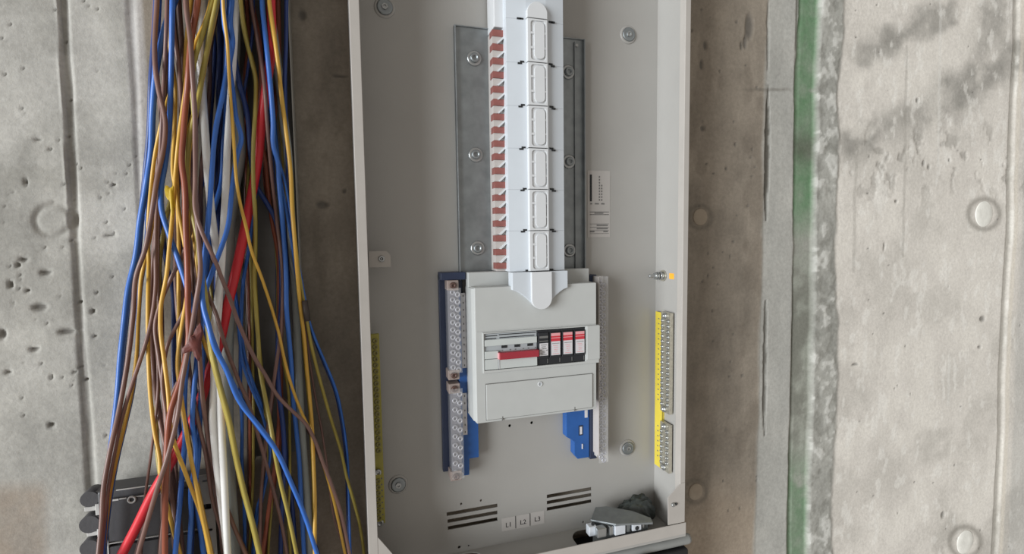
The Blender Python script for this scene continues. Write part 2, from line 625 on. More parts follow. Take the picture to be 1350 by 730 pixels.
    at.attribute_name = 'concrete_colour'
    tc = nt.nodes.new('ShaderNodeTexCoord')
    nz1 = nt.nodes.new('ShaderNodeTexNoise')
    nz1.inputs['Scale'].default_value = 160
    nz1.inputs['Detail'].default_value = 6
    nz1.inputs['Roughness'].default_value = 0.7
    nt.links.new(tc.outputs['Object'], nz1.inputs['Vector'])
    mr = nt.nodes.new('ShaderNodeMapRange')
    mr.inputs[1].default_value = 0.3
    mr.inputs[2].default_value = 0.7
    mr.inputs[3].default_value = 0.86
    mr.inputs[4].default_value = 1.12
    nt.links.new(nz1.outputs['Fac'], mr.inputs[0])
    mx = nt.nodes.new('ShaderNodeMix')
    mx.data_type = 'RGBA'
    mx.blend_type = 'MULTIPLY'
    mx.inputs[0].default_value = 1
    nt.links.new(at.outputs['Color'], mx.inputs[6])
    nt.links.new(mr.outputs[0], mx.inputs[7])
    nt.links.new(mx.outputs[2], b.inputs['Base Color'])
    bp = nt.nodes.new('ShaderNodeBump')
    bp.inputs['Strength'].default_value = 0.35
    bp.inputs['Distance'].default_value = 0.002
    nt.links.new(nz1.outputs['Fac'], bp.inputs['Height'])
    nt.links.new(bp.outputs[0], b.inputs['Normal'])
    MATS['concrete'] = m
    me.materials.append(m)
    o = bpy.data.objects.new('wall_back', me)
    COL.objects.link(o)
    o['kind'] = 'structure'
    o['label'] = 'bare concrete wall with formwork joints, pits and a green stained recess'
    return o


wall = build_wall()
mat('plug_pale', (214, 212, 204), 0.8, var=0.08, scale=60, bump=0.3)
mat('plug_brown', (158, 146, 130), 0.85, var=0.08, scale=60, bump=0.3)
for (u, v, r, mm) in ((1297, 282, 17, 'plug_pale'), (1272, 714, 16, 'plug_pale'), (923, 286, 11, 'plug_brown'), (917, 648, 11, 'plug_brown')):
    c = P(u, v, 0)
    rr = r * mpp(u, v, 0)
    MB().lathe((c.x, 0.004, c.z), (0, -1, 0), [(rr, 0), (rr, 0.0046), (rr * 0.94, 0.0054), (rr * 0.5, 0.0056)], 28).build('tie_hole_plug', mm, wall)

# ------------------------------------------------------------------ enclosure
YB, YF = -0.030, -0.100          # inside of the back panel, front rim
XL, XR = P(473, 365, YF).x, P(906, 365, YF).x
WR = P(865, 300, YB).x           # inside of the right side wall
ZB = P(709, 707, YB).z           # inside of the bottom
ZLIP = P(804, 708, YF).z         # top of the bottom lip
ZT = 0.56
enc = thing('enclosure', 'open light grey sheet steel distribution board enclosure screwed to the concrete wall', 'enclosure', ((XL + XR) / 2, YB, ZB))


def Pb(px, py, Y=YB):
    p = P(px, py, Y)
    return p.x, p.z


holes = []
SLOTS = [((589, 677.5), (656, 666)), ((590, 687), (656, 675)), ((590.5, 696), (656, 684)),
         ((721, 654), (780, 644)), ((721, 662), (780, 652)), ((721, 670.5), (780, 660.5))]
for a, b in SLOTS:
    x0, z0 = Pb(*a)
    x1, z1 = Pb(*b)
    z = (z0 + z1) / 2
    holes.append([(x0, z - 0.0028), (x1, z - 0.0028), (x1, z + 0.0028), (x0, z + 0.0028)])
for u, v, r in ((672, 561, 2.3), (701, 557, 2.3), (608, 664, 1.8), (634, 659.5, 1.8), (605.5, 721, 2.2), (618, 719, 1.3), (769, 688, 1.8)):
    x, z = Pb(u, v)
    holes.append(circ(x, z, r * 0.001, 10))
MB().xz([(XL + 0.002, ZB), (WR, ZB), (WR, ZT), (XL + 0.002, ZT)], YB, YB + 0.0015, holes).build('back_panel', 'paint', enc)
MB().box(XL, XL + 0.002, YF, -0.001, ZB, ZT).build('side_wall', 'paint', enc)
MB().box(WR, WR + 0.002, YF + 0.001, -0.001, ZB, ZT).build('side_wall', 'paint', enc)
MB().box(XL, XR, YF, -0.001, ZT, ZT + 0.002).build('top_wall', 'paint', enc)
# front rims
wl = P(486, 365, YF).x
MB().box(XL, wl, YF - 0.0015, YF, ZLIP - 0.02, ZT).build('front_rim', 'paint_edge', enc, 0.0006)
MB().box(WR - 0.0005, XR, YF - 0.0015, YF + 0.012, ZLIP + 0.001, ZT).build('front_rim', 'paint_edge', enc, 0.0008)
# corner gussets
gx0, gz0 = P(495, 708, YF).x, P(495, 708, YF).z
gx1, gz1 = P(517, 729, YF).x, P(517, 729, YF).z
MB().xz([(XL + 0.001, ZLIP - 0.004), (gx1, ZLIP - 0.004), (gx1, gz1), (wl, gz0), (XL + 0.001, gz0)], YF - 0.0012, YF + 0.0005).build('corner_gusset', 'paint_edge', enc)
a = P(897, 636, YF)
b = P(880, 655, YF)
c = P(880, 689, YF)
gr = MB().xz([(XR - 0.001, ZLIP + 0.0012), (c.x, ZLIP + 0.0012), (b.x, b.z), (a.x, a.z), (XR - 0.001, a.z)], YF - 0.0022, YF - 0.0006).build('corner_gusset', 'paint_edge', enc)
s = P(886, 664, YF)
MB().cyl((s.x, YF - 0.002, s.z), (0, -1, 0), 0.0032, 0.003, 14, 0.001).build('screw', 'steel', gr)
s = P(890, 663, YF)
MB().cyl((s.x, YF - 0.002, s.z), (0, -1, 0), 0.0022, 0.002, 12, 0.0008).build('screw', 'dark_steel', gr)
# bottom with cable entry openings, and its upturned lip
b0, b1 = P(520, 727, -0.04).x, P(637, 722, -0.04).x
b2, b3 = P(752, 700, -0.045).x, P(838, 690, -0.045).x
MB().prism([(XL, YF), (XR - 0.001, YF), (XR - 0.001, -0.001), (XL, -0.001)],
           [rrect(b0, b1, YF + 0.008, YB - 0.004, 0.024, 8), rrect(b2, b3, YF + 0.008, YB - 0.004, 0.024, 8)],
           lambda u, v, w: (u, v, w), ZB - 0.0015, ZB).build('bottom_wall', 'paint', enc)
zl0 = P(903, 702, YF).z
MB().box(XL + 0.001, XR + 0.0015, YF - 0.003, YF - 0.0012, zl0, ZLIP).build('bottom_lip', 'paint_edge', enc, 0.0007)
MB().box(XL + 0.001, XR + 0.0015, YF - 0.002, YF + 0.001, min(ZB - 0.0015, zl0), zl0 + 0.001).build('lip_fold', 'paint', enc)
# wall fixings in pressed bosses
for u, v in ((507, 10), (828, 46), (525, 638), (827, 590)):
    x, z = Pb(u, v)
    k = MB().lathe((x, YB + 0.0005, z), (0, -1, 0), [(0.0145, 0), (0.0135, 0.0014), (0.0112, 0.0028), (0.0105, 0.0022)], 28).build('mounting_boss', 'paint', enc)
    MB().lathe((x, YB - 0.0018, z), (0, -1, 0), [(0.0104, 0), (0.0104, 0.0014), (0.0088, 0.0022), (0.0060, 0.0015)], 24).build('washer', 'galv', k)
    MB().lathe((x, YB - 0.003, z), (0, -1, 0), [(0.0045, 0), (0.0042, 0.0022), (0.0022, 0.0024), (0.0018, 0.0008)], 6, False).build('screw', 'steel', k)

# small steel tab on the left rim
x0, x1, z0, z1 = R4(486, 331, 515, 352, YB - 0.03)
t = thing('latch_bracket', 'small pale square bracket with one screw beside the left rim', 'bracket', (x0, YB - 0.03, z0))
MB().xz([(x0 - 0.006, z0), (x1, z0), (x1, z1 - 0.006), (x1 - 0.005, z1), (x0 - 0.006, z1)], YB - 0.031, YB - 0.0295).build('plate', 'paint_edge', t)
MB().box(XL + 0.0021, XL + 0.0035, YB - 0.03, YB - 0.0005, z0, z1).build('mounting_leg', 'paint', t)
MB().box(XL + 0.002, x0, YB - 0.031, YB - 0.0295, z0, z1).build('web', 'paint', t)
c = P(503, 341, YB - 0.031)
MB().cyl((c.x, YB - 0.031, c.z), (0, -1, 0), 0.0042, 0.0022, 18, 0.0008).build('screw', 'steel', t)
MB().ring((c.x, YB - 0.0331, c.z), (0, -1, 0), 0.001, 0.002, 0.0004, 10).build('screw_socket', 'mark_black', t)

# ------------------------------------------------------------------ mounting pan
x0, x1, z0, z1 = R4(602, 44, 769.5, 366, YB - 0.006)
t = thing('mounting_pan', 'dull galvanised steel pan behind the busbar column', 'panel', ((x0 + x1) / 2, YB, z0))
MB().box(x0, x1, YB - 0.006, YB - 0.0045, z0, z1).build('base', 'galv', t)
MB().box(x0, x0 + 0.0016, YB - 0.011, YB - 0.0003, z0, z1).build('folded_edge', 'galv', t, 0.0004)
MB().box(x1 - 0.0016, x1, YB - 0.013, YB - 0.0003, z0, z1).build('folded_edge', 'galv', t, 0.0004)
MB().box(x0, x1, YB - 0.008, YB - 0.0003, z1, z1 + 0.0016).build('folded_edge', 'galv', t, 0.0004)
px1 = P(757, 200, YB - 0.006).x
MB().box(px1, px1 + 0.0016, YB - 0.009, YB - 0.005, z0, z1 - 0.004).build('rib', 'galv', t, 0.0004)
bolt = MB().lathe((0, 0, 0), (0, -1, 0), [(0.0104, 0), (0.0104, 0.0016), (0.0088, 0.0026), (0.0078, 0.0024)], 26)
bm_w = bolt.mesh('bolt_washer', 'steel')
bm_h = MB().lathe((0, 0, 0), (0, -1, 0), [(0.0066, 0), (0.0066, 0.0034), (0.0056, 0.0046), (0.0034, 0.0047), (0.0030, 0.0020)], 20).mesh('bolt_head', 'galv')
for u, v in ((625, 77), (627, 204), (629.5, 327), (749, 95), (750, 213), (750.5, 330)):
    p = P(u, v, YB - 0.0065)
    w = inst('bolt_washer', bm_w, t, (p.x, YB - 0.006, p.z))
    inst('bolt_head', bm_h, w, (p.x, YB - 0.0075, p.z))
p = P(760, 60, YB - 0.006)
MB().cyl((p.x, YB - 0.006, p.z), (0, -1, 0), 0.0022, 0.0015, 12).build('rivet', 'steel', t)

# ------------------------------------------------------------------ busbar column
YS = YB - 0.055                   # face of the white column cover
sl, sr, sz0, sz1 = R4(670, 0, 744.5, 357, YS)
rl, rr = P(697, 180, YS - 0.006).x, P(723, 180, YS - 0.006).x
t = thing('busbar_column', 'white covered busbar column with copper fingers down its left side', 'busbar', ((sl + sr) / 2, YB - 0.006, sz0))
MB().box(sl + 0.012, sr - 0.004, YB - 0.04, YB - 0.0062, sz0, 0.38).build('core', 'grey_plastic', t)
JY = [28, 84, 140.5, 196, 250, 304, 357]
jz = [P(708, y, YS).z for y in JY]
jz[0] = jz[1] + (jz[1] - jz[2])
mods = [(0.40, jz[0])] + [(jz[i], jz[i + 1]) for i in range(6)]


def cover_section(za, zb, nm):
    g_ = 0.00006
    prof = [(sl, YS + 0.030), (sl, YS + 0.0035), (rl, YS), (rr, YS), (sr, YS + 0.0035), (sr, YS + 0.034), (sr - 0.002, YS + 0.034), (sr - 0.002, YS + 0.006), (sl + 0.002, YS + 0.006), (sl + 0.002, YS + 0.030)]
    return MB().prism(prof, [], lambda u, v, w: (u, v, w), zb + g_, za - g_).build(nm, 'white_plastic', t, 0.0002)


for i, (za, zb) in enumerate(mods):
    sec = cover_section(za, zb, 'cover_section')
    zc = [za, za - (za - zb) / 3, za - 2 * (za - zb) / 3, zb]
    if i == 0:
        zt = P(709, 5, YS).z
        o2 = [(rl, zb + 0.0006), (rr, zb + 0.0006), (rr, zt - 0.012)] + [((rl + rr) / 2 + (rr - rl) / 2 * math.cos(a_), zt - (rr - rl) / 2 + (rr - rl) / 2 * math.sin(a_)) for a_ in [math.pi * k / 12 for k in range(1, 12)]] + [(rl, zt - 0.012)]
        MB().xz(o2, YS - 0.006, YS + 0.001).build('ridge_end', 'ridge_plastic', sec, 0.0012)
        continue
    wdx = rr - rl
    wx0, wx1 = rl + wdx * 0.33, rl + wdx * 0.84
    holes = [rrect(rl + wdx * 0.17, rr - wdx * 0.10, zb + 0.003, za - 0.003, 0.004, 4)]
    MB().xz([(rl, zb + 0.0005), (rr, zb + 0.0005), (rr, za - 0.0005), (rl, za - 0.0005)], YS - 0.006, YS + 0.0005, holes).build('ridge_frame', 'ridge_plastic', sec, 0.0006)
    MB().box(rl + 0.0002, rr - 0.0002, YS - 0.0042, YS + 0.0005, zb + 0.0005, za - 0.0005).build('ridge_base', 'ridge_plastic', sec)
    MB().xz(rrect(wx0, wx1, zb + 0.0045, za - 0.0045, 0.0062, 6), YS - 0.0066, YS).build('blank_window', 'ridge_plastic', sec, 0.0012)
    for k in (1, 2):
        MB().box(rl + wdx * 0.16, wx0 + 0.001, YS - 0.0059, YS, zc[k] - 0.0014, zc[k] + 0.0014).build('window_tab', 'ridge_plastic', sec)
        MB().box(wx1 - 0.001, rr - wdx * 0.09, YS - 0.0059, YS, zc[k] - 0.0012, zc[k] + 0.0012).build('window_tab', 'ridge_plastic', sec)
# black clips at the joints
for i, y in enumerate(JY):
    for side, u in ((0, (686, 687, 688, 689, 690.5, 691, 694)), (1, (727.5, 727.5, 728.5, 728.5, 729, 729, 728.5))):
        z = jz[i]
        x = P(u[i], y, YS).x
        yy = YS + 0.0003 + (0.0016 if side == 0 else 0.0012)
        dz_ = 0.0012 if i else 0
        sg = 1 if side == 0 else -1
        MB().box(x - 0.0045, x + 0.0012, yy - 0.0018, yy + 0.002, z - 0.0011 - sg * dz_, z + 0.0011 - sg * dz_).box(x - 0.0012, x + 0.0045, yy - 0.0018, yy + 0.002, z - 0.0011 + sg * dz_, z + 0.0011 + sg * dz_).build('joint_clip', 'mark_black', t)
# copper fingers and insulators
YC = YB - 0.034
fy = [45.5, 63.8, 82, 100, 119, 136, 155, 172, 190, 207, 225.5, 244, 260.7, 277.6, 294.5, 314, 332, 350]
fx0, fx1 = P(651, 200, YC).x, sl + 0.010
fz = [P(659, y, YC).z for y in fy]
cf = MB().box(-0.0006, fx1 - fx0, -0.0045, 0.010, -0.0043, 0.0043).mesh('copper_finger', 'copper')
ins = MB().box(-0.0004, fx1 - fx0, -0.0030, 0.012, -0.0050, 0.0050).mesh('insulator', 'insulator')
arm = MB().xz([(0.004, -0.0050), (0.0065, -0.0056), (0.0185, 0.0052), (0.0185, 0.0085)], -0.0075, -0.0031).mesh('insulator_arm', 'ridge_plastic')
for i, z in enumerate(fz):
    inst('copper_finger', cf, t, (fx0, YC, z))
    if i < len(fz) - 1:
        zm = (z + fz[i + 1]) / 2
        q = inst('insulator', ins, t, (fx0, YC, zm))
        inst('insulator_arm', arm, q, (fx0, YC, zm))
MB().box(fx0 + 0.002, sl + 0.01, YC, YB - 0.0062, sz0, fz[0] + 0.006).build('finger_carrier', 'insulator', t)
MB().box(fx0 + 0.002, sl + 0.006, YC - 0.004, YB - 0.004, fz[0] + 0.008, 0.38).build('top_channel', 'ridge_plastic', t, 0.001)
MB().box(sl + 0.004, sl + 0.0055, YC - 0.012, YC, fz[0] + 0.012, 0.38).build('top_web', 'insulator', t)

# ------------------------------------------------------------------ incomer cover
YI = YB - 0.058                  # face of the cover
x0, x1, _, _ = R4(627, 376, 786, 549, YI)
zt = P(704, 376, YI).z
zb = P(709, 548.5, YI).z
t = thing('incomer_cover', 'white moulded cover below the busbar column with a window for the switchgear', 'cover', ((x0 + x1) / 2, YB, zb))
# window for devices
dl, dr = P(638, 463, YI).x, P(771, 452, YI).x
dt, db = P(704.5, 435, YI).z, P(704.5, 482, YI).z
MB().xz([(x0, zb), (x1, zb), (x1, zt), (x0, zt)], YI, YI + 0.004, [[(dl - 0.0005, db - 0.0005), (dr + 0.0005, db - 0.0005), (dr + 0.0005, dt + 0.0005), (dl - 0.0005, dt + 0.0005)]]).build('front_face', 'grey_plastic', t, 0.0009)
xo = P(621.5, 460, YI + 0.012).x
for (xa, xb) in ((x0, xo), (x1, x1 + 0.003)):
    MB().prism([(xa, YI + 0.0005), (xb, YI + 0.008), (xb, YB - 0.012), (xa + (0.002 if xb < xa else -0.002), YB - 0.012), (xa + (0.002 if xb < xa else -0.002), YI + 0.0041)], [],
               lambda u, v, w: (u, v, w), zb + 0.002, zt - 0.001).build('side_skirt', 'grey_plastic', t, 0.0008)
MB().box(x0, x1, YI + 0.0042, YB - 0.012, zt - 0.002, zt).build('top_skirt', 'grey_plastic', t)
MB().box(x0, x1, YI + 0.0042, YB - 0.012, zb, zb + 0.002).build('bottom_skirt', 'grey_plastic', t)
# shoulders behind, up to the pan
MB().box(P(616.5, 366, YB - 0.03).x, P(776, 360, YB - 0.03).x, YB - 0.032, YB - 0.0165, zt - 0.006, sz0 - 0.0005).build('shoulder', 'grey_plastic', t, 0.0012)
# funnel and tongue carrying on the column ridge
YN = YS
tl, tr = P(697, 380, YN).x, P(723, 380, YN).x
te = P(710, 406, YN).z
kz = P(708, 380, YN).z
cz_ = sz0 - 0.0006
pts = [(sl, cz_), (sl, kz)] + [(sl + (tl + 0.004 - sl) * k / 5, kz - (kz - te - 0.006) * (k / 5) ** 1.5) for k in range(1, 6)] + \
      [(tr - 0.004 + (sr - tr + 0.004) * (1 - k / 5), kz - (kz - te - 0.006) * (k / 5) ** 1.5) for k in range(5, 0, -1)] + [(sr, kz), (sr, cz_)]
MB().xz(pts, YI - 0.0055, YI + 0.012).build('funnel', 'white_plastic', t, 0.001)
rad = (tr - tl) / 2
pts = [(tr, cz_), (tl, cz_), (tl, te + rad)] + [((tl + tr) / 2 + rad * math.cos(math.pi + math.pi * k / 14), te + rad + rad * math.sin(math.pi + math.pi * k / 14)) for k in range(1, 14)] + [(tr, te + rad)]
MB().xz(pts, YI - 0.0105, YI - 0.001).build('tongue', 'ridge_plastic', t, 0.0014)
# frame strip round the window, end piece, lower flap
st, sb_ = P(712, 433, YI).z, P(712, 484.5, YI).z
fr = P(790, 452, YI - 0.003).x
MB().xz([(dl - 0.002, sb_), (fr, sb_), (fr, st), (dl - 0.002, st)], YI - 0.0028, YI + 0.0005, [[(dl, db), (dr, db), (dr, dt), (dl, dt)]]).build('window_frame', 'grey_plastic', t, 0.0006)
MB().box(dr + 0.0016, fr + 0.0006, YI - 0.0042, YI - 0.0025, sb_ + 0.006, st - 0.0006).build('end_piece', 'grey_plastic', t, 0.0006)
fl, fr2 = P(641, 528, YI).x, P(780.5, 517, YI).x
ft, fb = P(709, 499.5, YI).z, P(709, 545, YI).z
flap = MB().box(fl, fr2, YI - 0.0018, YI + 0.001, fb, ft).build('flap', 'grey_plastic', t, 0.0006)
MB().box(fl - 0.0008, fr2 + 0.0008, YI - 0.0003, YI + 0.001, fb - 0.0008, ft + 0.0008).build('flap_gap', 'mark_grey', t)
p = P(711.5, 505.5, YI)
MB().ring((p.x, YI - 0.0018, p.z), (0, -1, 0), 0.0022, 0.0036, 0.0008, 16).build('screw_collar', 'ridge_plastic', flap)
MB().cyl((p.x, YI - 0.0018, p.z), (0, -1, 0), 0.002, 0.0004, 12).build('screw', 'switch_grey', flap)
for u, v in ((662, 551), (757, 538.5)):
    p = P(u, v, YI)
    MB().box(p.x - 0.0005, p.x + 0.0005, YI - 0.0022, YI, p.z - 0.003, p.z + 0.003).build('flap_notch', 'mark_grey', t)
MB().xz([(x0 + 0.002, st + 0.001), (x1 - 0.002, st + 0.001), (x1 - 0.002, st + 0.0018), (x0 + 0.002, st + 0.0018)], YI - 0.0006, YI).build('ledge', 'grey_plastic', t)

# ------------------------------------------------------------------ main switch
YD = YI - 0.0008
mx0, mx1 = dl + 0.0006, P(707.5, 458, YI).x
hz = dt - db
t = thing('main_switch', 'grey main switch with a long red toggle bar in the cover window', 'switch', ((mx0 + mx1) / 2, YD, db))
MB().box(mx0, mx1, YD, YB - 0.016, db + 0.0006, dt - 0.0006).build('body', 'switch_grey', t, 0.0004)
zz = lambda f_: db + hz * f_
ax = P(656.5, 468, YI).x
MB().box(mx0, ax - 0.0005, YD - 0.0022, YD, zz(0.02), zz(0.30)).build('side_terminal_lid', 'switch_light', t, 0.0003)
MB().box(mx0, ax - 0.0005, YD - 0.0030, YD, zz(0.32), zz(0.52)).build('side_toggle', 'switch_light', t, 0.0003)
MB().box(ax + 0.0005, mx1 - 0.0004, YD - 0.0022, YD, zz(0.02), zz(0.27)).build('terminal_lid', 'switch_light', t, 0.0003)
MB().box(ax, ax + 0.0009, YD - 0.0028, YD, zz(0.03), zz(0.30)).build('lid_edge', 'ridge_plastic', t)
MB().box(mx0, mx1 - 0.0004, YD - 0.0018, YD, zz(0.66), zz(0.83)).build('upper_lid', 'switch_light', t, 0.0003)
MB().box(ax, mx1 + 0.0004, YD - 0.0085, YD - 0.0002, zz(0.29), zz(0.48)).build('toggle_bar', 'red_handle', t, 0.0007)
MB().box(ax - 0.0012, ax + 0.0003, YD - 0.0070, YD - 0.0002, zz(0.30), zz(0.47)).build('toggle_end', 'label_pink', t, 0.0003)
for u in (664.5, 681.5, 698.5):
    x = P(u, 458, YI).x
    MB().box(x - 0.0040, x + 0.0040, YD - 0.0006, YD, zz(0.575), zz(0.645)).build('indicator_window', 'mark_black', t)
for (a_, b_, f0) in ((0.02, 0.24, 0.93), (0.27, 0.98, 0.945), (0.02, 0.22, 0.855), (0.28, 0.95, 0.865)):
    MB().box(mx0 + (mx1 - mx0) * a_, mx0 + (mx1 - mx0) * b_, YD - 0.0003, YD, zz(f0 - 0.012), zz(f0 + 0.012)).build('lid_slot', 'mark_black', t)
for fx in (0.06, 0.23, 0.33, 0.48, 0.58, 0.73, 0.83, 0.97):
    x = mx0 + (mx1 - mx0) * fx
    MB().box(x - 0.0007, x + 0.0007, YD - 0.0004, YD, zz(0.505), zz(0.53)).build('printed_mark', 'mark_grey', t)

# ------------------------------------------------------------------ surge arresters
sx = [P(u, 456, YI).x for u in (707.8, 723, 739, 755, 771)]
sx[4] = dr - 0.0004
names = ['black surge arrester with a plain white label, next to the red toggle',
         'black surge arrester with red topped label, leftmost of three alike',
         'black surge arrester with red topped label, middle of three alike',
         'black surge arrester with red topped label, rightmost of three alike']
for i in range(4):
    xa, xb = sx[i] + 0.0003, sx[i + 1] - 0.0003
    t = thing('surge_arrester', names[i], 'surge arrester', ((xa + xb) / 2, YD, db), 'surge arresters in the cover window')
    MB().box(xa, xb, YD, YB - 0.016, db + 0.0006, dt - 0.0006).build('body', 'black_plastic', t, 0.0004)
    plug = MB().box(xa + 0.0007, xb - 0.0007, YD - 0.0028, YD, zz(0.20), zz(0.92)).build('plug_in_module', 'black_plastic', t, 0.0005)
    w_ = xb - xa
    la, lb = xa + w_ * 0.14, xb - w_ * 0.10
    y_ = YD - 0.0029
    if i == 0:
        MB().box(la, lb, y_ - 0.0003, y_ + 0.001, zz(0.28), zz(0.63)).build('label', 'label_white', plug)
        MB().box(la, lb, y_ - 0.0003, y_ + 0.001, zz(0.77), zz(0.83)).build('grey_bar', 'mark_grey', plug)
        MB().box(la, lb, y_ - 0.0003, y_ + 0.001, zz(0.675), zz(0.70)).build('grey_bar', 'mark_grey', plug)
        for f0, a_, b_ in ((0.58, .15, .85), (0.53, .2, .7), (0.48, .3, .8), (0.43, .05, .25), (0.43, .75, .95), (0.40, .3, .6), (0.36, .1, .6), (0.31, .2, .8)):
            MB().box(la + (lb - la) * a_, la + (lb - la) * b_, y_ - 0.0005, y_, zz(f0 - 0.008), zz(f0 + 0.008)).build('printed_line', 'mark_grey', plug)
    else:
        MB().box(la, lb, y_ - 0.0003, y_ + 0.001, zz(0.27), zz(0.66)).build('label', 'label_white', plug)
        MB().box(la, lb, y_ - 0.0003, y_ + 0.001, zz(0.66), zz(0.745)).build('label_band', 'label_red', plug)
        MB().box(la, lb, y_ - 0.0003, y_ + 0.001, zz(0.745), zz(0.765)).build('label_band', 'label_pink', plug)
        MB().box(la, lb, y_ - 0.0003, y_ + 0.001, zz(0.765), zz(0.81)).build('label_band', 'label_red', plug)
        MB().box(la, lb, y_ - 0.0003, y_ + 0.001, zz(0.81), zz(0.89)).build('label_band', 'label_pink', plug)
        for f0, a_, b_ in ((0.60, .1, .9), (0.54, .2, .7), (0.49, .3, .75), (0.43, .3, .7), (0.38, .35, .65), (0.31, .15, .85)):
            MB().box(la + (lb - la) * a_, la + (lb - la) * b_, y_ - 0.0005, y_, zz(f0 - 0.006), zz(f0 + 0.006)).build('printed_line', 'label_pink' if f0 < .58 else 'mark_grey', plug)
    MB().box(xb - 0.0018, xb - 0.0010, YD - 0.0006, YD, zz(0.05), zz(0.17)).build('release_slot', 'mark_grey', t)

# ------------------------------------------------------------------ neutral bars
screw_ring = MB().ring((0, 0, 0), (0, -1, 0), 0.0018, 0.0040, 0.0016, 12).mesh('terminal_screw', 'screw_dull')
YNb = YB - 0.022


def bar_terminals(parent, u0, v0, u1, v1, n, Y, me, name='terminal_screw', du=0):
    for k in range(n):
        f_ = k / (n - 1)
        p = P(u0 + (u1 - u0) * f_ + du, v0 + (v1 - v0) * f_, Y)
        inst(name, me, parent, (p.x, Y, p.z))


x0, x1, z0, z1 = R4(583, 362, 611, 628, YNb + 0.004)
t = thing('neutral_bar', 'long blue neutral terminal bar under clear covers left of the white cover', 'terminal bar', ((x0 + x1) / 2, YB, z0))
MB().box(x0, x0 + 0.034, YB - 0.008, YB - 0.0003, z0 + 0.004, z1).build('base', 'navy_plastic', t, 0.0008)
xa, xb = P(606, 500, YB - 0.018).x, P(630, 500, YB - 0.018).x
zlo, zmid = P(612, 627, YB - 0.015).z, P(622, 604, YB - 0.015).z
MB().xz([(xa, zlo), (P(619, 627, YB - 0.015).x, zlo), (P(619, 604, YB - 0.015).x, zmid), (xb, zmid), (xb, z1 - 0.03), (xa, z1 - 0.03)], YB - 0.015, YB - 0.001).build('carrier', 'blue_plastic', t, 0.001)
xh, zh0, zh1 = P(614, 362, YB - 0.024).x, P(597, 369, YB - 0.024).z, P(597, 359, YB - 0.024).z
MB().box(x0, xh, YB - 0.024, YB - 0.0005, zh0, zh1).build('end_cap', 'navy_plastic', t, 0.001)
YT = YB - 0.026
for (va, vb, n) in ((385, 484, 11), (516, 622, 10)):
    l_, r_, b_, t_ = R4(592 + (va - 385) / 131 * 3.5, va - 6, 606 + (va - 385) / 131 * 2.5, vb + 6, YT)
    bar = MB().box(l_, r_, YT + 0.002, YT + 0.012, b_, t_).build('metal_bar', 'bar_dull', t, 0.0005)
    du = (va - 385) / 131 * 3
    bar_terminals(bar, 596.5 + du, va, 597.5 + du, vb, n, YT + 0.002, screw_ring)
    bar_terminals(bar, 603 + du, va + 3, 604.5 + du, vb + 3, n, YT + 0.002, screw_ring)
    MB().box(l_ - 0.001, r_ + 0.001, YT - 0.0085, YT - 0.0075, b_, t_).build('clear_cover', 'clear_plastic', t, 0.0003)
    MB().box(l_ - 0.002, l_ - 0.001, YT - 0.0085, YT + 0.012, b_, t_).build('cover_side', 'clear_plastic', t)
lug = MB().lathe((0, 0, 0), (0, -1, 0), [(0.0046, 0), (0.0046, 0.002), (0.0036, 0.0028), (0.002, 0.0029), (0.0016, 0.0015)], 14).mesh('fixing_screw', 'fix_dark')
for u, v in ((597, 376), (598.5, 494), (599, 512), (601.5, 627)):
    p = P(u, v, YT)
    pad = MB().box(p.x - 0.008, p.x + 0.008, YT - 0.001, YB - 0.004, p.z - 0.007, p.z + 0.007).build('fixing_pad', 'pad_brown', t, 0.001)
    inst('fixing_screw', lug, pad, (p.x, YT - 0.001, p.z))
for (ua, va, ub, vb, n) in ((609.5, 388, 613.5, 483, 11), (611.5, 520, 614.5, 571, 6)):
    a = P(ua, va, YB - 0.0165)
    b = P(ub, vb, YB - 0.0165)
    sp_ = MB().box((a.x + b.x) / 2 - 0.0031, (a.x + b.x) / 2 + 0.0031, YB - 0.0165, YB - 0.0148, b.z - 0.002, a.z + 0.002).build('number_strip', 'label_white', t)
    for k in range(n):
        z = a.z + (b.z - a.z) * (k + 0.2) / (n - 0.6)
        MB().box((a.x + b.x) / 2 - 0.0007, (a.x + b.x) / 2 + 0.0007, YB - 0.0168, YB - 0.0164, z - 0.0012, z + 0.0012).build('printed_mark', 'mark_grey', sp_)
# clips between the carrier and the white cover
for v in (410, 445, 480):
    p = P(619, v, YB - 0.02)
    MB().box(p.x - 0.002, p.x + 0.003, YB - 0.02, YB - 0.0145, p.z - 0.006, p.z + 0.006).build('carrier_clip', 'insulator', t, 0.0005)

# right hand neutral bar
t = thing('neutral_bar', 'blue neutral terminal bar with clear cover right of the white cover', 'terminal bar', P(775, 606, YB))
bx0, bx1 = P(746.5, 570, YB - 0.015).x, P(777, 570, YB - 0.015).x
zA, zB_, zC = P(760, 535, YB - 0.015).z, P(752, 580, YB - 0.015).z, P(768, 604, YB - 0.015).z
xm = P(757, 590, YB - 0.015).x
MB().xz([(bx0, zA), (bx0, zB_ + 0.006), (xm - 0.004, zB_), (xm, zB_ - 0.004), (xm, zC + 0.008), (xm + 0.006, zC), (bx1, zC), (bx1, zA)], YB - 0.015, YB - 0.0003).build('carrier', 'blue_plastic', t, 0.001)
p = P(765.5, 567, YB - 0.015)
MB().box(p.x - 0.0035, p.x + 0.0035, YB - 0.0156, YB - 0.0145, p.z - 0.008, p.z + 0.008).build('slot', 'navy_plastic', t)
MB().box(p.x - 0.0016, p.x + 0.002, YB - 0.0160, YB - 0.0150, p.z - 0.006, p.z + 0.006).build('latch', 'label_white', t)
p = P(767.5, 588, YB - 0.015)
MB().box(p.x - 0.0008, p.x + 0.0008, YB - 0.0162, YB - 0.0150, p.z - 0.004, p.z + 0.004).build('latch', 'label_white', t)
p = P(772.5, 545, YB - 0.015)
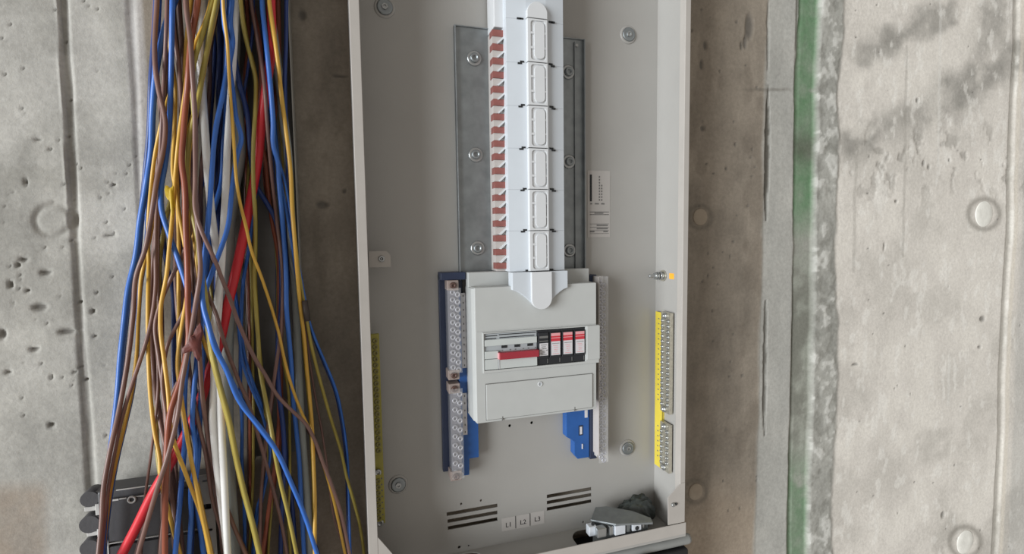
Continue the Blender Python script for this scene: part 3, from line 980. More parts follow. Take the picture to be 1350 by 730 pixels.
MB().box(p.x - 0.0022, p.x + 0.0022, YB - 0.0162, YB - 0.0150, p.z - 0.006, p.z + 0.006).build('number_tag', 'label_white', t)
l_, r_, b_, t_ = R4(777, 362, 786, 604, YB - 0.014)
MB().box(l_, r_, YB - 0.016, YB - 0.0003, b_, t_).build('base', 'navy_plastic', t, 0.0008)
l_, r_, b_, t_ = R4(786.5, 364, 797, 607, YT)
MB().box(l_ + 0.001, r_ - 0.001, YT + 0.002, YT + 0.012, b_ + 0.006, t_).build('metal_bar', 'bar_pale', t, 0.0005)
bar_terminals(t, 790.5, 372, 792, 602, 24, YT + 0.002, screw_ring)
bar_terminals(t, 795, 376, 796, 606, 24, YT + 0.002, screw_ring)
MB().box(l_, r_ + 0.002, YT - 0.0085, YT - 0.0075, b_, t_).build('clear_cover', 'clear_plastic', t, 0.0003)
MB().box(r_ + 0.001, r_ + 0.002, YT - 0.0075, YB - 0.001, b_, t_).build('cover_side', 'clear_plastic', t)
MB().box(l_ - 0.001, l_, YT - 0.009, YB - 0.012, b_ + 0.012, t_).build('cover_side', 'insulator', t)
for v in (478, 497, 516):
    p = P(790, v, YT)
    MB().box(p.x - 0.003, p.x + 0.003, YT - 0.001, YT + 0.003, p.z - 0.004, p.z + 0.004).build('fixing_pad', 'insulator', t, 0.0008)

# ------------------------------------------------------------------ earth bars
sring = MB().ring((0, 0, 0), (-1, 0, 0), 0.0014, 0.0032, 0.0014, 12).mesh('terminal_screw', 'steel')
ering = MB().lathe((0, 0, 0), (-1, 0, 0), [(0.0050, 0), (0.0050, 0.0022), (0.0040, 0.0032), (0.0022, 0.0033), (0.0018, 0.0015)], 14).mesh('fixing_screw', 'steel')
EX = WR - 0.006
t = thing('earth_bar', 'earth terminal bar with bright yellow strip on the right side wall', 'terminal bar', (WR, YB - 0.02, P(872, 620, YB).z))


def onwall(u, v, X):
    d = ray(u, v)
    q = CAM + d * ((X - CAM.x) / d.x)
    return q.y, q.z


ya, _ = onwall(863.5, 500, EX)
yb_, _ = onwall(872.5, 500, EX)
yc, _ = onwall(885, 500, EX)
_, zt_ = onwall(868, 411, EX)
_, zb_ = onwall(868, 615, EX)
ys = sorted((max(ya, YB - 0.001) if ya > YB - 0.001 else ya, yb_))
ysA, ysB = min(ya, YB - 0.0015), yb_
MB().box(EX, EX + 0.002, ysB, ysA, zb_, zt_).build('yellow_strip', 'yellow_strip', t, 0.0004)
for (va, vb, n) in ((422, 532, 17), (568, 609, 7)):
    _, z1_ = onwall(878, va - 11, EX)
    _, z0_ = onwall(878, vb + 11, EX)
    bar = MB().box(EX - 0.003, EX + 0.003, yc, ysB - 0.0005, z0_, z1_).build('metal_bar', 'nickel', t, 0.0005)
    for k in range(n):
        v = va + (vb - va) * k / (n - 1)
        yy, z_ = onwall(875.5, v, EX)
        inst('terminal_screw', sring, bar, (EX - 0.003, ysB - 0.005, z_))
        yy, z_ = onwall(881, v + 1, EX)
        inst('terminal_screw', sring, bar, (EX - 0.003, yc + 0.005, z_))
        MB().box(EX - 0.0003, EX + 0.001, (ysA + ysB) / 2 - 0.0016, (ysA + ysB) / 2 + 0.0016, z_ - 0.0009, z_ + 0.0009).build('printed_mark', 'mark_grey', t)
    for v in (va - 6, vb + 7):
        yy, z_ = onwall(879, v, EX)
        inst('fixing_screw', ering, bar, (EX - 0.003, (yc + ysB) / 2, z_))
    MB().box(EX + 0.003, WR - 0.0002, yc + 0.004, ysB - 0.004, z0_ + 0.004, z1_ - 0.004).build('standoff', 'black_plastic', t)
MB().box(EX + 0.002, WR - 0.0002, ysB + 0.001, ysA - 0.002, zb_ + 0.01, zt_ - 0.01).build('strip_backing', 'yellow_strip', t)

YE = YB - 0.028
left_ring = MB().ring((0, 0, 0), (0, -1, 0), 0.0014, 0.0034, 0.0012, 12).mesh('terminal_screw', 'olive_metal')
x0, x1, z0, z1 = R4(489, 440, 505, 692, YE)
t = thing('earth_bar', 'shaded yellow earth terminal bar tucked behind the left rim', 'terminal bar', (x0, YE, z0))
MB().box(XL + 0.0023, x1 - 0.001, YE + 0.002, YE + 0.005, z0, z1).build('yellow_strip', 'yellow_strip_shaded', t, 0.0005)
MB().box(XL + 0.0023, XL + 0.008, YE + 0.005, YB - 0.0003, z0 + 0.02, z1 - 0.02).build('standoff', 'black_plastic', t)
for (va, vb, n) in ((448, 592, 19), (632, 680, 7)):
    a = P(493.5 + (va - 440) * 0.018, va - 8, YE)
    b = P(493.5 + (vb - 440) * 0.018, vb + 6, YE)
    xm_ = (a.x + b.x) / 2
    bar = MB().box(xm_ - 0.0045, xm_ + 0.005, YE - 0.004, YE + 0.002, b.z, a.z).build('metal_bar', 'yellow_strip_shaded', t, 0.0005)
    for k in range(n):
        v = va + (vb - va) * k / (n - 1)
        z_ = P(498, v, YE).z
        inst('terminal_screw', left_ring, bar, (xm_ + 0.0015, YE - 0.004, z_))
        MB().box(x1 - 0.0065, x1 - 0.003, YE + 0.0016, YE + 0.0022, z_ - 0.0009, z_ + 0.0009).build('printed_mark', 'mark_grey', t)
fx_ = MB().lathe((0, 0, 0), (0, -1, 0), [(0.0048, 0), (0.0048, 0.0025), (0.0038, 0.0034), (0.0024, 0.0034), (0.002, 0.0012)], 16).mesh('fixing_screw', 'steel')
for u, v in ((498, 622), (501, 688)):
    p = P(u, v, YE)
    inst('fixing_screw', fx_, t, (p.x, YE - 0.0005, p.z))

# earth stud and the dot sticker beside it
yy, z_ = onwall(880, 364, WR)
sy = YB - 0.022
sp_ = P(866, 363.5, sy)
t = thing('earth_stud', 'zinc plated bolt with nuts sticking out of the right side wall', 'bolt', (WR, sy, sp_.z))
MB().cyl((WR, sy, sp_.z), (-1, 0, 0), 0.0028, 0.027, 14, 0.001).build('threaded_rod', 'steel', t)
MB().cyl((WR, sy, sp_.z), (-1, 0, 0), 0.0088, 0.002, 20).build('washer', 'nickel', t)
MB().cyl((WR - 0.002, sy, sp_.z), (-1, 0, 0), 0.0068, 0.006, 6, 0.0008).build('nut', 'steel', t)
MB().cyl((WR - 0.011, sy, sp_.z), (-1, 0, 0), 0.0064, 0.0012, 18).build('washer', 'steel', t)
MB().cyl((WR - 0.0122, sy, sp_.z), (-1, 0, 0), 0.0058, 0.005, 6, 0.0008).build('nut', 'steel', t)
yy, z_ = onwall(885.5, 364, WR)
o = MB().box(WR - 0.0004, WR + 0.0001, yy - 0.006, yy + 0.006, z_ - 0.0045, z_ + 0.0045).build('dot_sticker', 'orange', None, 0.001)
tag(o, 'small orange sticker on the right side wall beside the bolt', 'sticker')

# ------------------------------------------------------------------ stickers
x0, x1, z0, z1 = R4(774.5, 225, 804, 312.5, YB)
t = thing('rating_label', 'pale printed rating label stuck on the back panel right of the steel pan', 'label', (x0, YB, z0))
MB().box(x0, x1, YB - 0.0004, YB, z0, z1).build('paper', 'sticker', t)
lw, lh = x1 - x0, z1 - z0


def printed(a_, b_, c_, d_, m_='mark_black', nm='printed_line'):
    MB().box(x0 + lw * a_, x0 + lw * b_, YB - 0.0007, YB - 0.0003, z1 - lh * d_, z1 - lh * c_).build(nm, m_, t)


printed(0.10, 0.19, 0.06, 0.46, nm='printed_bar')
for k in range(9):
    printed(0.50, 0.55, 0.08 + 0.043 * k, 0.105 + 0.043 * k, 'mark_grey', 'printed_text')
    if k > 2:
        printed(0.60, 0.65, 0.08 + 0.043 * k, 0.105 + 0.043 * k, 'mark_grey', 'printed_text')
for a_, b_ in ((0.12, .2), (.32, .5), (.6, .75)):
    printed(a_, b_, 0.485, 0.505, 'mark_grey', 'printed_text')
printed(0.1, 0.95, 0.615, 0.622)
printed(0.1, 0.95, 0.655, 0.662)
printed(0.3, 0.7, 0.63, 0.645, 'mark_grey', 'printed_text')
printed(0.4, 0.9, 0.81, 0.83, 'mark_grey', 'printed_text')
printed(0.4, 0.9, 0.86, 0.88, 'mark_grey', 'printed_text')
printed(0.1, 0.3, 0.905, 0.925, 'mark_grey', 'printed_text')
printed(0.7, 0.9, 0.905, 0.925, 'mark_grey', 'printed_text')
for f_ in (0.80, 0.85, 0.90, 0.945):
    printed(0.1, 0.95, f_ - 0.003, f_ + 0.002, 'mark_grey')

for i, (u, v) in enumerate(((670.5, 690), (689.5, 686.5), (708.5, 682.5))):
    x0, x1, z0, z1 = R4(u - 9, v - 8.5, u + 9, v + 8.5, YB)
    t = thing('phase_label', 'small pale label reading L%d on the back panel above the bottom opening' % (i + 1), 'label', (x0, YB, z0), 'phase labels')
    MB().box(x0, x1, YB - 0.0004, YB, z0, z1).build('paper', 'sticker', t)
    if i < 2:
        MB().box(x1 - 0.0003, x1 + 0.0005, YB - 0.0006, YB - 0.0001, z0 + 0.001, z1).build('printed_line', 'mark_black', t)
    o = bpy.data.objects.new('lettering', text_mesh('L%d' % (i + 1), 0.0105, 'mark_black'))
    COL.objects.link(o)
    o.parent = t
    p = P(u, v + 1.5, YB)
    o.location = Vector((p.x, YB - 0.0005, p.z)) - t.location

# ------------------------------------------------------------------ loose metal parts lying in the bottom
zf = ZB
t = thing('terminal_clamp', 'shiny metal terminal clamp with a grey top lying in the enclosure bottom', 'clamp', (P(820, 690, -0.08).x, -0.085, zf))
zc0, zc1 = P(815, 702, -0.098).z, P(815, 683, -0.098).z
# grey wedge shaped top plate
ztp = P(812, 690, -0.0985).z


def onz(u, v, Z_):
    d = ray(u, v)
    return CAM + d * ((Z_ - CAM.z) / d.z)


A = [onz(778.5, 684.5, ztp), onz(785, 668, ztp), onz(800, 667, ztp), onz(834, 673, ztp), onz(858, 682, ztp), onz(861, 688.5, ztp), onz(812, 690.5, ztp)]
MB().prism([(p.x, p.y) for p in A], [], lambda u, v, w: (u, v, w), ztp - 0.003, ztp).build('top_plate', 'galv', t, 0.0008)
MB().prism([(p.x * 0.95 + A[3].x * 0.05, min(max(p.y * 0.9 - 0.008, -0.094), -0.05)) for p in A], [], lambda u, v, w: (u, v, w), ZB + 0.0002, ztp - 0.0032).build('body', 'galv', t)
for (u0, u1, y_, mm, f0, f1) in ((777, 787, -0.090, 'bright_zinc', .1, 1.0), (788, 800, -0.0985, 'steel', 0, .95), (804, 809, -0.098, 'steel', .1, .95), (811, 825, -0.1005, 'bright_zinc', -.1, 1), (826, 831, -0.0985, 'galv', 0, 1), (834, 846, -0.099, 'bright_zinc', .05, 1), (847, 850, -0.097, 'steel', .1, 1)):
    xa, xb = P(u0, 692, y_).x, P(u1, 692, y_).x
    za_ = max(ztp - 0.0032 - (1 - f0) * 0.019, ZLIP + 0.0004)
    zb2 = ztp - 0.0032 - (1 - f1) * 0.019
    sa = (u0 - 812) * -0.00012
    MB().box(xa, xb, y_, y_ + 0.012, za_, zb2).build('clamp_jaw', mm, t, 0.0012)
for u, v, y_ in ((840, 696, -0.0995), (782, 690, -0.0905)):
    p = P(u, v, y_)
    MB().cyl((p.x, y_ + 0.0005, p.z), (0, -1, 0), 0.0032, 0.0007, 16).build('bore', 'mark_black', t)

# crumpled bag of small fixings behind it
bmx = bmesh.new()
bmesh.ops.create_icosphere(bmx, subdivisions=4, radius=1)
c0 = P(856, 674, -0.052)
for v in bmx.verts:
    d = v.co.copy()
    nse = math.sin(d.x * 9 + d.z * 4) * math.sin(d.y * 11 + 1.3) * 0.14 + math.sin(d.x * 23 + d.y * 17 + d.z * 19) * 0.08
    d *= 1 + nse
    v.co = Vector((d.x * 0.036, d.y * 0.0175, max(d.z, -0.55) * 0.024 * (1.0 + 0.5 * d.x)))
zmin = min(v.co.z for v in bmx.verts)
me = bpy.data.meshes.new('fixings_bag')
bmx.to_mesh(me)
bmx.free()
me.polygons.foreach_set('use_smooth', [True] * len(me.polygons))
me.materials.append(MATS['bag'])
t = thing('fixings_bag', 'crumpled dull bag of small fixings in the lower right corner of the enclosure', 'bag', (WR - 0.054, YB - 0.0215, ZB))
o = bpy.data.objects.new('bag_film', me)
COL.objects.link(o)
o.parent = t
o.location = (0, 0, -zmin + 0.0003)
nutm = MB().lathe((0, 0, 0), (0.2, -0.6, 0.8), [(0.0042, 0), (0.0042, 0.003), (0.0022, 0.0031), (0.002, 0.0005)], 6, False).mesh('nut', 'bright_zinc')
for k in range(16):
    a_ = rng.uniform(0, 6.28)
    rr_ = rng.uniform(0.2, 0.9)
    ox, oy = 0.036 * rr_ * math.cos(a_), -0.004 - 0.012 * abs(math.sin(a_)) * rr_
    oz = 0.010 + 0.020 * math.sqrt(max(0, 1 - rr_ ** 2)) * (1 + 0.4 * ox / 0.04)
    inst('nut', nutm, t, (t.location.x + ox, t.location.y + oy, ZB + oz))

# ------------------------------------------------------------------ below the enclosure
pa = P(700, 747, YF + 0.012)
pb = P(908, 708, YF + 0.012)
zc_ = pb.z - 0.001
o = MB().tube([(XL - 0.03, YF + 0.012, zc_), (0.2, YF + 0.012, zc_), (pb.x - 0.004, YF + 0.012, zc_), (pb.x, YF + 0.012, zc_)], [0.0085, 0.0085, 0.0085, 0.0075], 16).build('conduit', 'conduit', None)
tag(o, 'smooth grey conduit running just under the enclosure', 'conduit')
x0, x1 = P(700, 725, -0.09).x, P(903, 720, -0.09).x
t = thing('black_trunking', 'black trunking below the grey conduit under the enclosure', 'trunking', ((x0 + x1) / 2, 0, zc_ - 0.14))
MB().box(x0 - 0.1, x1, -0.10, -0.0135, zc_ - 0.14, zc_ - 0.0095).build('body', 'rubber_black', t, 0.003)
MB().box(x0 - 0.1, x1 - 0.03, -0.104, -0.1, zc_ - 0.13, zc_ - 0.02).build('lid', 'rubber_black', t, 0.002)
p = P(846, 741, -0.104)
MB().lathe((p.x, -0.104, p.z), (0, -1, 0), [(0.012, 0), (0.011, 0.003), (0.006, 0.0045)], 24).build('knockout', 'dark_steel', t)

# ------------------------------------------------------------------ cable tray behind the wires
x0, x1 = P(318, 250, -0.016).x, P(391.5, 250, -0.04).x
zt_, zb_ = 0.6, P(350, 600, -0.016).z
t = thing('cable_tray', 'narrow grey steel cable tray running down behind the hanging wires', 'cable tray', ((x0 + x1) / 2, 0, zb_))
MB().box(x0, x1, -0.016, -0.0145, zb_, zt_).build('tray_back', 'tray', t)
MB().box(x1 - 0.0015, x1, -0.042, -0.0145, zb_ + 0.18, zt_).build('side_rail', 'tray_lip', t, 0.0004)
MB().box(x0, x0 + 0.0015, -0.034, -0.0145, zb_, zt_).build('side_rail', 'tray', t, 0.0004)
for z_ in np.arange(zb_ + 0.08, zt_, 0.25):
    MB().box(x0 + 0.01, x1 - 0.01, -0.0146, 0.004, z_ - 0.015, z_ + 0.015).build('wall_bracket', 'tray', t)

# ------------------------------------------------------------------ dark back box at the lower left
YJ = -0.05
x0, x1 = P(128, 690, YJ).x, P(288, 690, YJ).x
z1 = P(205, 640, YJ).z
zb_ = P(205, 800, YJ).z
t = thing('back_box', 'scuffed dark grey wiring box low on the wall behind the wires', 'wiring box', ((x0 + x1) / 2, 0, zb_))
MB().box(x0, x1, YJ + 0.004, -0.0135, zb_, z1).build('body', 'box_dark', t, 0.003)
zs_ = P(205, 706, YJ).z
zt2 = P(205, 650, YJ).z
lx0 = P(141, 690, YJ).x
lid = MB().box(lx0, x1 - 0.012, YJ - 0.001, YJ + 0.005, zs_ + 0.0015, zt2).build('lid', 'box_dark', t, 0.0012)
MB().box(lx0, x1 - 0.012, YJ - 0.001, YJ + 0.005, zb_ + 0.01, zs_ - 0.0045).build('lid', 'box_dark', t, 0.0012)
MB().box(lx0 + 0.001, x1 - 0.013, YJ - 0.0016, YJ + 0.004, zs_ - 0.0005, zs_ + 0.0005).build('seam', 'box_edge', t)
MB().box(lx0 - 0.001, lx0 + 0.0004, YJ - 0.0016, YJ + 0.004, zs_ - 0.05, zs_ + 0.014).build('seam', 'box_edge', t)
zz0 = z1
MB().box(x0 + 0.02, x1, YJ + 0.0030, YJ + 0.0042, z1 - 0.001, z1 + 0.0002).build('edge_wear_highlight', 'box_edge', t)  # edge highlight along the body top, put in as a pale strip
for k in range(7):
    xa = lx0 + 0.004 + k * 0.0105
    MB().box(xa, xa + rng.uniform(0.006, 0.011), YJ - 0.0013, YJ - 0.0002, zt2 - rng.uniform(0.0002, 0.0022), zt2 + 0.0002).build('edge_wear_highlight', 'box_edge', lid)
p = P(174.5, 657.5, YJ)
MB().ring((p.x, YJ - 0.001, p.z), (0, -1, 0), 0.0026, 0.0047, 0.0012, 20).build('screw_ring', 'box_edge', lid)
MB().cyl((p.x, YJ - 0.001, p.z), (0, -1, 0), 0.0024, 0.0004, 14).build('screw', 'dark_steel', lid)
for (v, r) in ((655, 0.0095), (688, 0.0105), (719, 0.0100)):
    p = P(121, v, YJ + 0.014)
    MB().cyl((p.x, YJ + 0.008, p.z), (0, 1, 0), r, 0.022, 20, 0.002).build('knockout_lobe', 'box_dark', t)
    MB().box(p.x, x0 + 0.003, YJ + 0.009, YJ + 0.029, p.z - r * 0.8, p.z + r * 0.8).build('lobe_web', 'box_dark', t)
for (v, w_) in ((670, 0.012), (703, 0.008)):
    p = P(121, v, YJ + 0.012)
    MB().box(p.x - w_ * 0.6, x0 + 0.001, YJ + 0.011, YJ + 0.02, p.z - 0.0028, p.z + 0.0028).build('spacer', 'box_edge', t, 0.0008)
    MB().box(x0 - 0.004, x0 + 0.001, YJ + 0.007, YJ + 0.011, p.z - 0.0075, p.z + 0.0065).build('spacer', 'box_edge', t, 0.001)
# perforated strip at its right
YQ = YJ - 0.004
x0, x1 = P(263, 660, YQ).x, P(283, 660, YQ).x
z1, z0 = P(273, 625, YQ).z, P(273, 790, YQ).z
t = thing('perforated_strip', 'grey perforated steel strip showing between the wires beside the wiring box', 'metal strip', ((x0 + x1) / 2, YQ, z0))
slots = []
for v in (633, 667, 698, 728, 758):
    z_ = P(273, v, YQ).z
    slots.append(rrect((x0 + x1) / 2 - 0.004, (x0 + x1) / 2 + 0.0045, z_ - 0.0035 if v == 667 else z_ - 0.0016, z_ + 0.0035 if v == 667 else z_ + 0.0016, 0.0014, 3))
MB().xz([(x0, z0), (x1, z0), (x1, z1), (x0, z1)], YQ - 0.0015, YQ, slots).build('plate', 'tray_lip', t)
MB().box(x1 - 0.0015, x1, YQ, -0.014, z0, z1).build('side_flange', 'tray', t)

# ------------------------------------------------------------------ wires
WIRES = []


def wire(kind, w, lay, pts, label=None, top=True, bottom=True):
    WIRES.append((kind, w, lay, pts, label, top, bottom))


# kind, width in photo pixels, layer (millimetres off the wall), pixels passed
wire('w_white', 10, 79, [(266, -40), (266, 0), (263, 60), (266, 110), (270, 170), (275, 240), (281, 300), (289, 350), (288, 400), (284, 450), (283, 500), (281, 546), (285, 600), (292, 660), (300, 730), (306, 800)], 'thick white cable, the left of two thick white ones in the bundle')
wire('w_white', 9, 79.5, [(312, -40), (310, 30), (306, 100), (303, 145), (300, 190), (298, 240), (294, 314), (291, 363), (286, 401), (283, 440), (290, 500), (292, 560), (296, 640), (300, 730), (303, 800)], 'thick white cable, the right of two thick white ones in the bundle')
wire('w_grey', 17, 64, [(300, 440), (299, 500), (300, 560), (303, 640), (307, 700), (312, 790)], 'widest grey cable sheath in the middle of the bundle near the bottom', top=True)
wire('w_grey', 12, 52, [(384, 300), (390, 400), (393, 480), (397, 560), (403, 640), (409, 740), (412, 800)], 'smooth grey pipe hanging at the right side of the wire bundle')
wire('w_red', 12.5, 68, [(357, -40), (357, 0), (358, 60), (352, 110), (345, 160), (340, 210), (332, 256), (322, 305), (311, 358), (300, 403), (290, 450), (276, 492), (260, 540), (241, 580), (222, 615), (203, 648), (177, 700), (160, 732), (135, 790)], 'thick red cable slanting across the whole bundle to the lower left')

B = 'w_blue'
N = 'w_navy'
wire(B, 6, 92, [(294, -40), (294, 0), (296, 33), (303, 79), (299, 95), (295, 118), (284, 172), (280, 218), (277, 262), (272, 320), (267.5, 355), (266.5, 385), (268, 402), (275, 428), (285, 462), (295, 480), (319, 534), (342, 562), (361, 588), (386, 641), (401, 677), (418, 730), (438, 790)], 'bright blue wire swinging right across the bundle towards the enclosure bottom')
wire(B, 6, 80, [(306, -40), (306, 0), (304, 30), (307, 55), (303, 85), (307, 118), (311, 153), (318, 186), (314, 200), (306, 250), (300, 300)])
wire(B, 6.5, 78, [(345, -40), (345.5, 0), (352, 66), (357, 118), (360, 161), (361, 195), (366, 212), (368, 240), (373, 297), (377, 358), (378, 409), (381, 445), (384, 480), (386, 521), (391, 570), (394, 600), (397, 657), (401, 730), (404, 790)], 'blue wire running the full height near the right side of the bundle')
wire(N, 7, 62, [(326, 150), (332, 215), (338, 245), (350, 265), (362, 286), (368, 310), (371, 350), (371, 400), (368, 440), (366, 480), (368, 520), (373, 560), (375, 600), (372, 660), (370, 730), (370, 790)])
wire(B, 5, 48, [(340, 240), (334, 273), (327, 335), (322, 362), (318, 417), (317, 480), (317, 515), (319, 554), (319, 611), (322, 659), (323, 730), (324, 790)])
wire(B, 6.5, 74, [(228, -40), (227, 20), (226, 80), (225, 120), (223, 170), (218, 215), (212, 255), (213, 276), (222, 306), (235, 342), (247, 380), (252, 398), (253, 432), (249, 460), (246, 480), (243, 529), (244, 579), (242, 605), (237, 662), (231, 730), (226, 790)], 'blue wire passing through the brown tape knot')
wire(B, 6, 70, [(268, 380), (263, 440), (259, 480), (256, 513), (254, 562), (258, 590), (258, 610), (252, 640), (252, 680), (249, 730), (248, 790)])
wire(B, 6, 66, [(265, 520), (263, 570), (262, 600), (258, 640), (261, 671), (269, 730), (276, 790)])
wire(B, 3.5, 60, [(383, 280), (390, 330), (396, 360), (402, 393), (412, 438), (429, 478), (444, 516), (452, 554), (458, 600), (460, 662), (462, 730), (464, 790)], 'thin blue wire straying outermost right towards the enclosure')
wire(N, 4, 60, [(334, 30), (327, 90), (322, 125), (320, 164), (316, 200), (312, 240), (309, 281), (303, 322), (301, 347), (298, 400)])
wire(N, 5.5, 50, [(378, -40), (377.5, 0), (377, 60), (375, 118), (378, 180), (380, 240)])
wire(B, 4, 46, [(366, 200), (370, 235), (376, 270), (385, 322), (390, 360)])
wire(B, 4.5, 46, [(318, 440), (324, 475), (331, 497), (336, 511), (341, 523), (350, 552), (355, 600), (352, 625), (347, 645), (339, 670), (335, 700), (333, 740), (332, 790)])
wire(N, 8, 44, [(207, -40), (206, 10), (203, 60), (200, 100), (197, 177), (191, 240), (186, 290), (180, 345), (171, 380), (165, 430), (160, 478), (157, 520), (150, 580), (143, 630), (138, 690), (134, 760)], 'dark blue wire along the far left edge of the bundle')
wire(B, 6, 50, [(212, -40), (208, 40), (204, 90), (202, 130), (200, 180), (198, 225), (194, 280), (194, 310), (190, 345), (185, 380)])
wire(B, 8, 64, [(236, -40), (231, 0), (222, 22), (211, 64), (205, 100), (201, 150), (199, 200)], 'stout blue wire slanting left at the top of the bundle')
wire(N, 9, 40, [(291, -40), (290, 0), (291, 60), (289, 120), (290, 170), (288, 220), (287, 262), (289, 300), (288, 340), (285, 400), (282, 460)])
wire(N, 8, 42, [(301, -40), (300, 30), (298, 90), (297, 140), (293, 190), (290, 240), (280, 270), (274, 320), (270, 370)])
wire(N, 6, 36, [(280, 20), (283, 60), (281, 110), (278, 150), (275, 200)])
wire(N, 6, 38, [(215, 180), (213, 230), (214, 290), (220, 350), (227, 380), (229, 430), (229, 480), (231, 520), (236, 560), (240, 610), (236, 670)])
wire(B, 5, 40, [(252, 300), (247, 350), (249, 400), (256, 450), (262, 480), (266, 520)])
wire(N, 6, 40, [(367, 470), (370, 520), (372, 560), (378, 600), (385, 660), (390, 730), (392, 790)])
wire(B, 4, 52, [(306, 380), (313, 420), (316, 450), (320, 478), (327, 500)])
wire(N, 6, 32, [(345, 0), (348, 60), (350, 120), (357, 180), (360, 230)])

Y = 'w_yellow'
O = 'w_olive'
wire(Y, 5.5, 84, [(353, -40), (355, 0), (362, 49), (368, 95), (372, 135), (378, 180), (383, 225), (385, 273), (389, 322), (392, 360), (396.5, 409), (401, 445), (404, 480), (408, 521), (411, 554), (413, 600), (415, 653), (415, 712), (415, 790)], 'bright yellow wire running the full height down the right edge of the bundle')
wire(O, 5, 70, [(371, 120), (377, 169), (384, 230), (387, 290), (391, 335), (399, 390), (405, 424), (410, 453), (417, 482), (426, 516), (437, 554), (450, 596), (457, 628), (464, 652), (473, 686), (480, 730), (483, 790)], 'dull yellow wire bowing out right until it meets the enclosure rim')
wire(Y, 4.2, 98, [(300, 60), (302, 100), (304, 130), (307, 169), (309, 199), (312, 240), (316, 265), (324, 297), (333, 335), (342, 358), (359, 409), (367, 437), (376, 478), (385, 510), (397, 542), (404, 557), (414, 577), (422, 600), (437, 648), (446, 686), (455, 730), (468, 790)], 'yellow wire drifting diagonally from upper middle to lower right')
wire(O, 5.5, 88, [(314, -40), (317, 0), (322, 41), (332, 82), (337, 102), (337, 133), (334, 194), (334, 240), (336.5, 289), (336, 338), (335, 360), (337, 401), (341, 458), (342, 480), (349, 521), (357, 562), (363, 600), (370, 636), (380, 677), (391, 730), (402, 790)], 'olive yellow wire from the top middle to the lower right of the bundle')
wire(Y, 5, 66, [(205, 200), (198, 260), (195, 310), (196, 345), (195, 400), (195, 436), (196, 480), (199, 529), (204, 570), (210, 600), (213, 635), (221, 668), (232, 710), (240, 740), (252, 790)])
wire(Y, 5, 60, [(207, 250), (200, 300), (193, 335), (187, 362), (183, 409), (179, 478), (174, 515), (166, 552), (155, 598), (147, 637), (141, 680), (136, 730), (131, 790)], 'yellow wire leaving the bundle at its lower left edge')
wire(Y, 5, 72, [(243, 130), (236, 180), (232, 220), (229, 266), (223, 329), (220, 360), (212, 406), (212, 439), (216, 470), (222, 520), (226, 570)])
wire(Y, 4, 76, [(258, 280), (262, 330), (266, 360), (271, 391), (275, 442), (282, 478), (292, 518), (301, 551), (310, 597), (319, 639), (330, 677), (342, 730), (356, 790)])
wire(Y, 5, 80, [(234, 480), (240, 530), (245, 565), (251, 600), (258, 636), (266, 675), (278, 730), (290, 790)])
wire(O, 4, 44, [(353, 230), (358, 270), (362, 306), (366, 358), (366, 400), (367, 440), (374, 480), (380, 515), (382, 580), (382, 640), (380, 690), (383, 730), (384, 790)])
wire(Y, 4, 70, [(242, 200), (245, 240), (249, 281), (257, 325), (262, 365)])
wire(Y, 5, 66, [(221, -40), (222, 20), (224, 60), (231, 115), (230, 174), (229, 235), (231, 245), (237, 286), (243, 319), (249, 355), (256, 390)])
wire(O, 4, 40, [(326, 260), (328, 300), (331, 360), (333, 459), (334, 513), (334, 595), (333, 650), (330, 700), (329, 740), (328, 790)])
wire(Y, 5, 62, [(253, -40), (252, 0), (248, 33), (244, 82), (243, 120), (237, 170), (233, 210)])
wire(O, 6, 82, [(284, -40), (281, 0), (275, 20), (268, 43), (257, 77), (253, 102), (255, 140), (258, 180)])
wire(O, 6, 86, [(290, -40), (286, 0), (280, 28), (272, 70), (266, 100), (262, 130), (249, 186), (246, 220)], 'olive yellow wire slanting left across the thick white cable at the top')
wire(O, 5, 42, [(360, 40), (364, 90), (368, 140), (373, 200), (378, 260), (384, 310)])
wire(O, 6, 40, [(212, 330), (209, 380), (207, 430), (210, 480)])
wire(O, 4, 50, [(354, 600), (358, 660), (354, 720), (352, 790)])
wire(O, 4, 50, [(280, 400), (277, 430), (281, 480), (290, 530)])

R = 'w_brown'
U_ = 'w_rust'
wire(R, 6, 90, [(208, -40), (207, 0), (204, 66), (205, 92), (209, 118), (218, 161), (217, 186), (207, 236), (198, 294), (191, 330), (180, 362), (176, 410), (168, 478), (157, 540), (144, 600), (136.5, 644), (134, 689), (130, 730), (126, 790)], 'brown wire forming the leftmost edge of the bundle at the bottom')
wire(R, 5, 84, [(205, 380), (200, 420), (193, 449), (183, 480), (172, 513), (161, 549), (151, 595), (143, 640), (137, 690), (133, 730), (130, 790)])
wire(R, 5.5, 84, [(227, -40), (227, 0), (229, 41), (235, 82), (238, 118), (239, 185), (242, 235), (247, 294), (253, 355), (254, 392), (256, 430)])
wire(U_, 7, 94, [(262, -40), (261, 0), (252, 54), (247, 115), (242, 174), (240, 218), (243, 240), (245, 300), (247, 350)], 'reddish brown wire curving left at the top of the bundle')
wire(R, 5, 54, [(243, -40), (243, 0), (248, 30), (251, 70), (253, 110), (256, 150)])
wire(R, 6, 62, [(209, 200), (207, 240), (206, 306), (201, 355), (198, 400), (199, 440), (202, 485), (206, 524), (212, 559), (219, 592), (225, 640), (232, 700), (238, 760)])
wire(R, 8, 44, [(204, 330), (203, 380), (206, 426), (211, 478), (216, 510), (219, 545), (222, 590), (220, 650), (212, 730)])
wire(R, 8, 40, [(212, 420), (213, 480), (217, 520), (220, 560), (223, 600), (232, 660), (240, 730)])
wire(R, 5.5, 96, [(264, 360), (258, 400), (250, 450), (241, 498), (233, 554), (222, 598), (206, 648), (182, 730), (166, 790)], 'brown wire crossing in front of the red cable at the lower left')
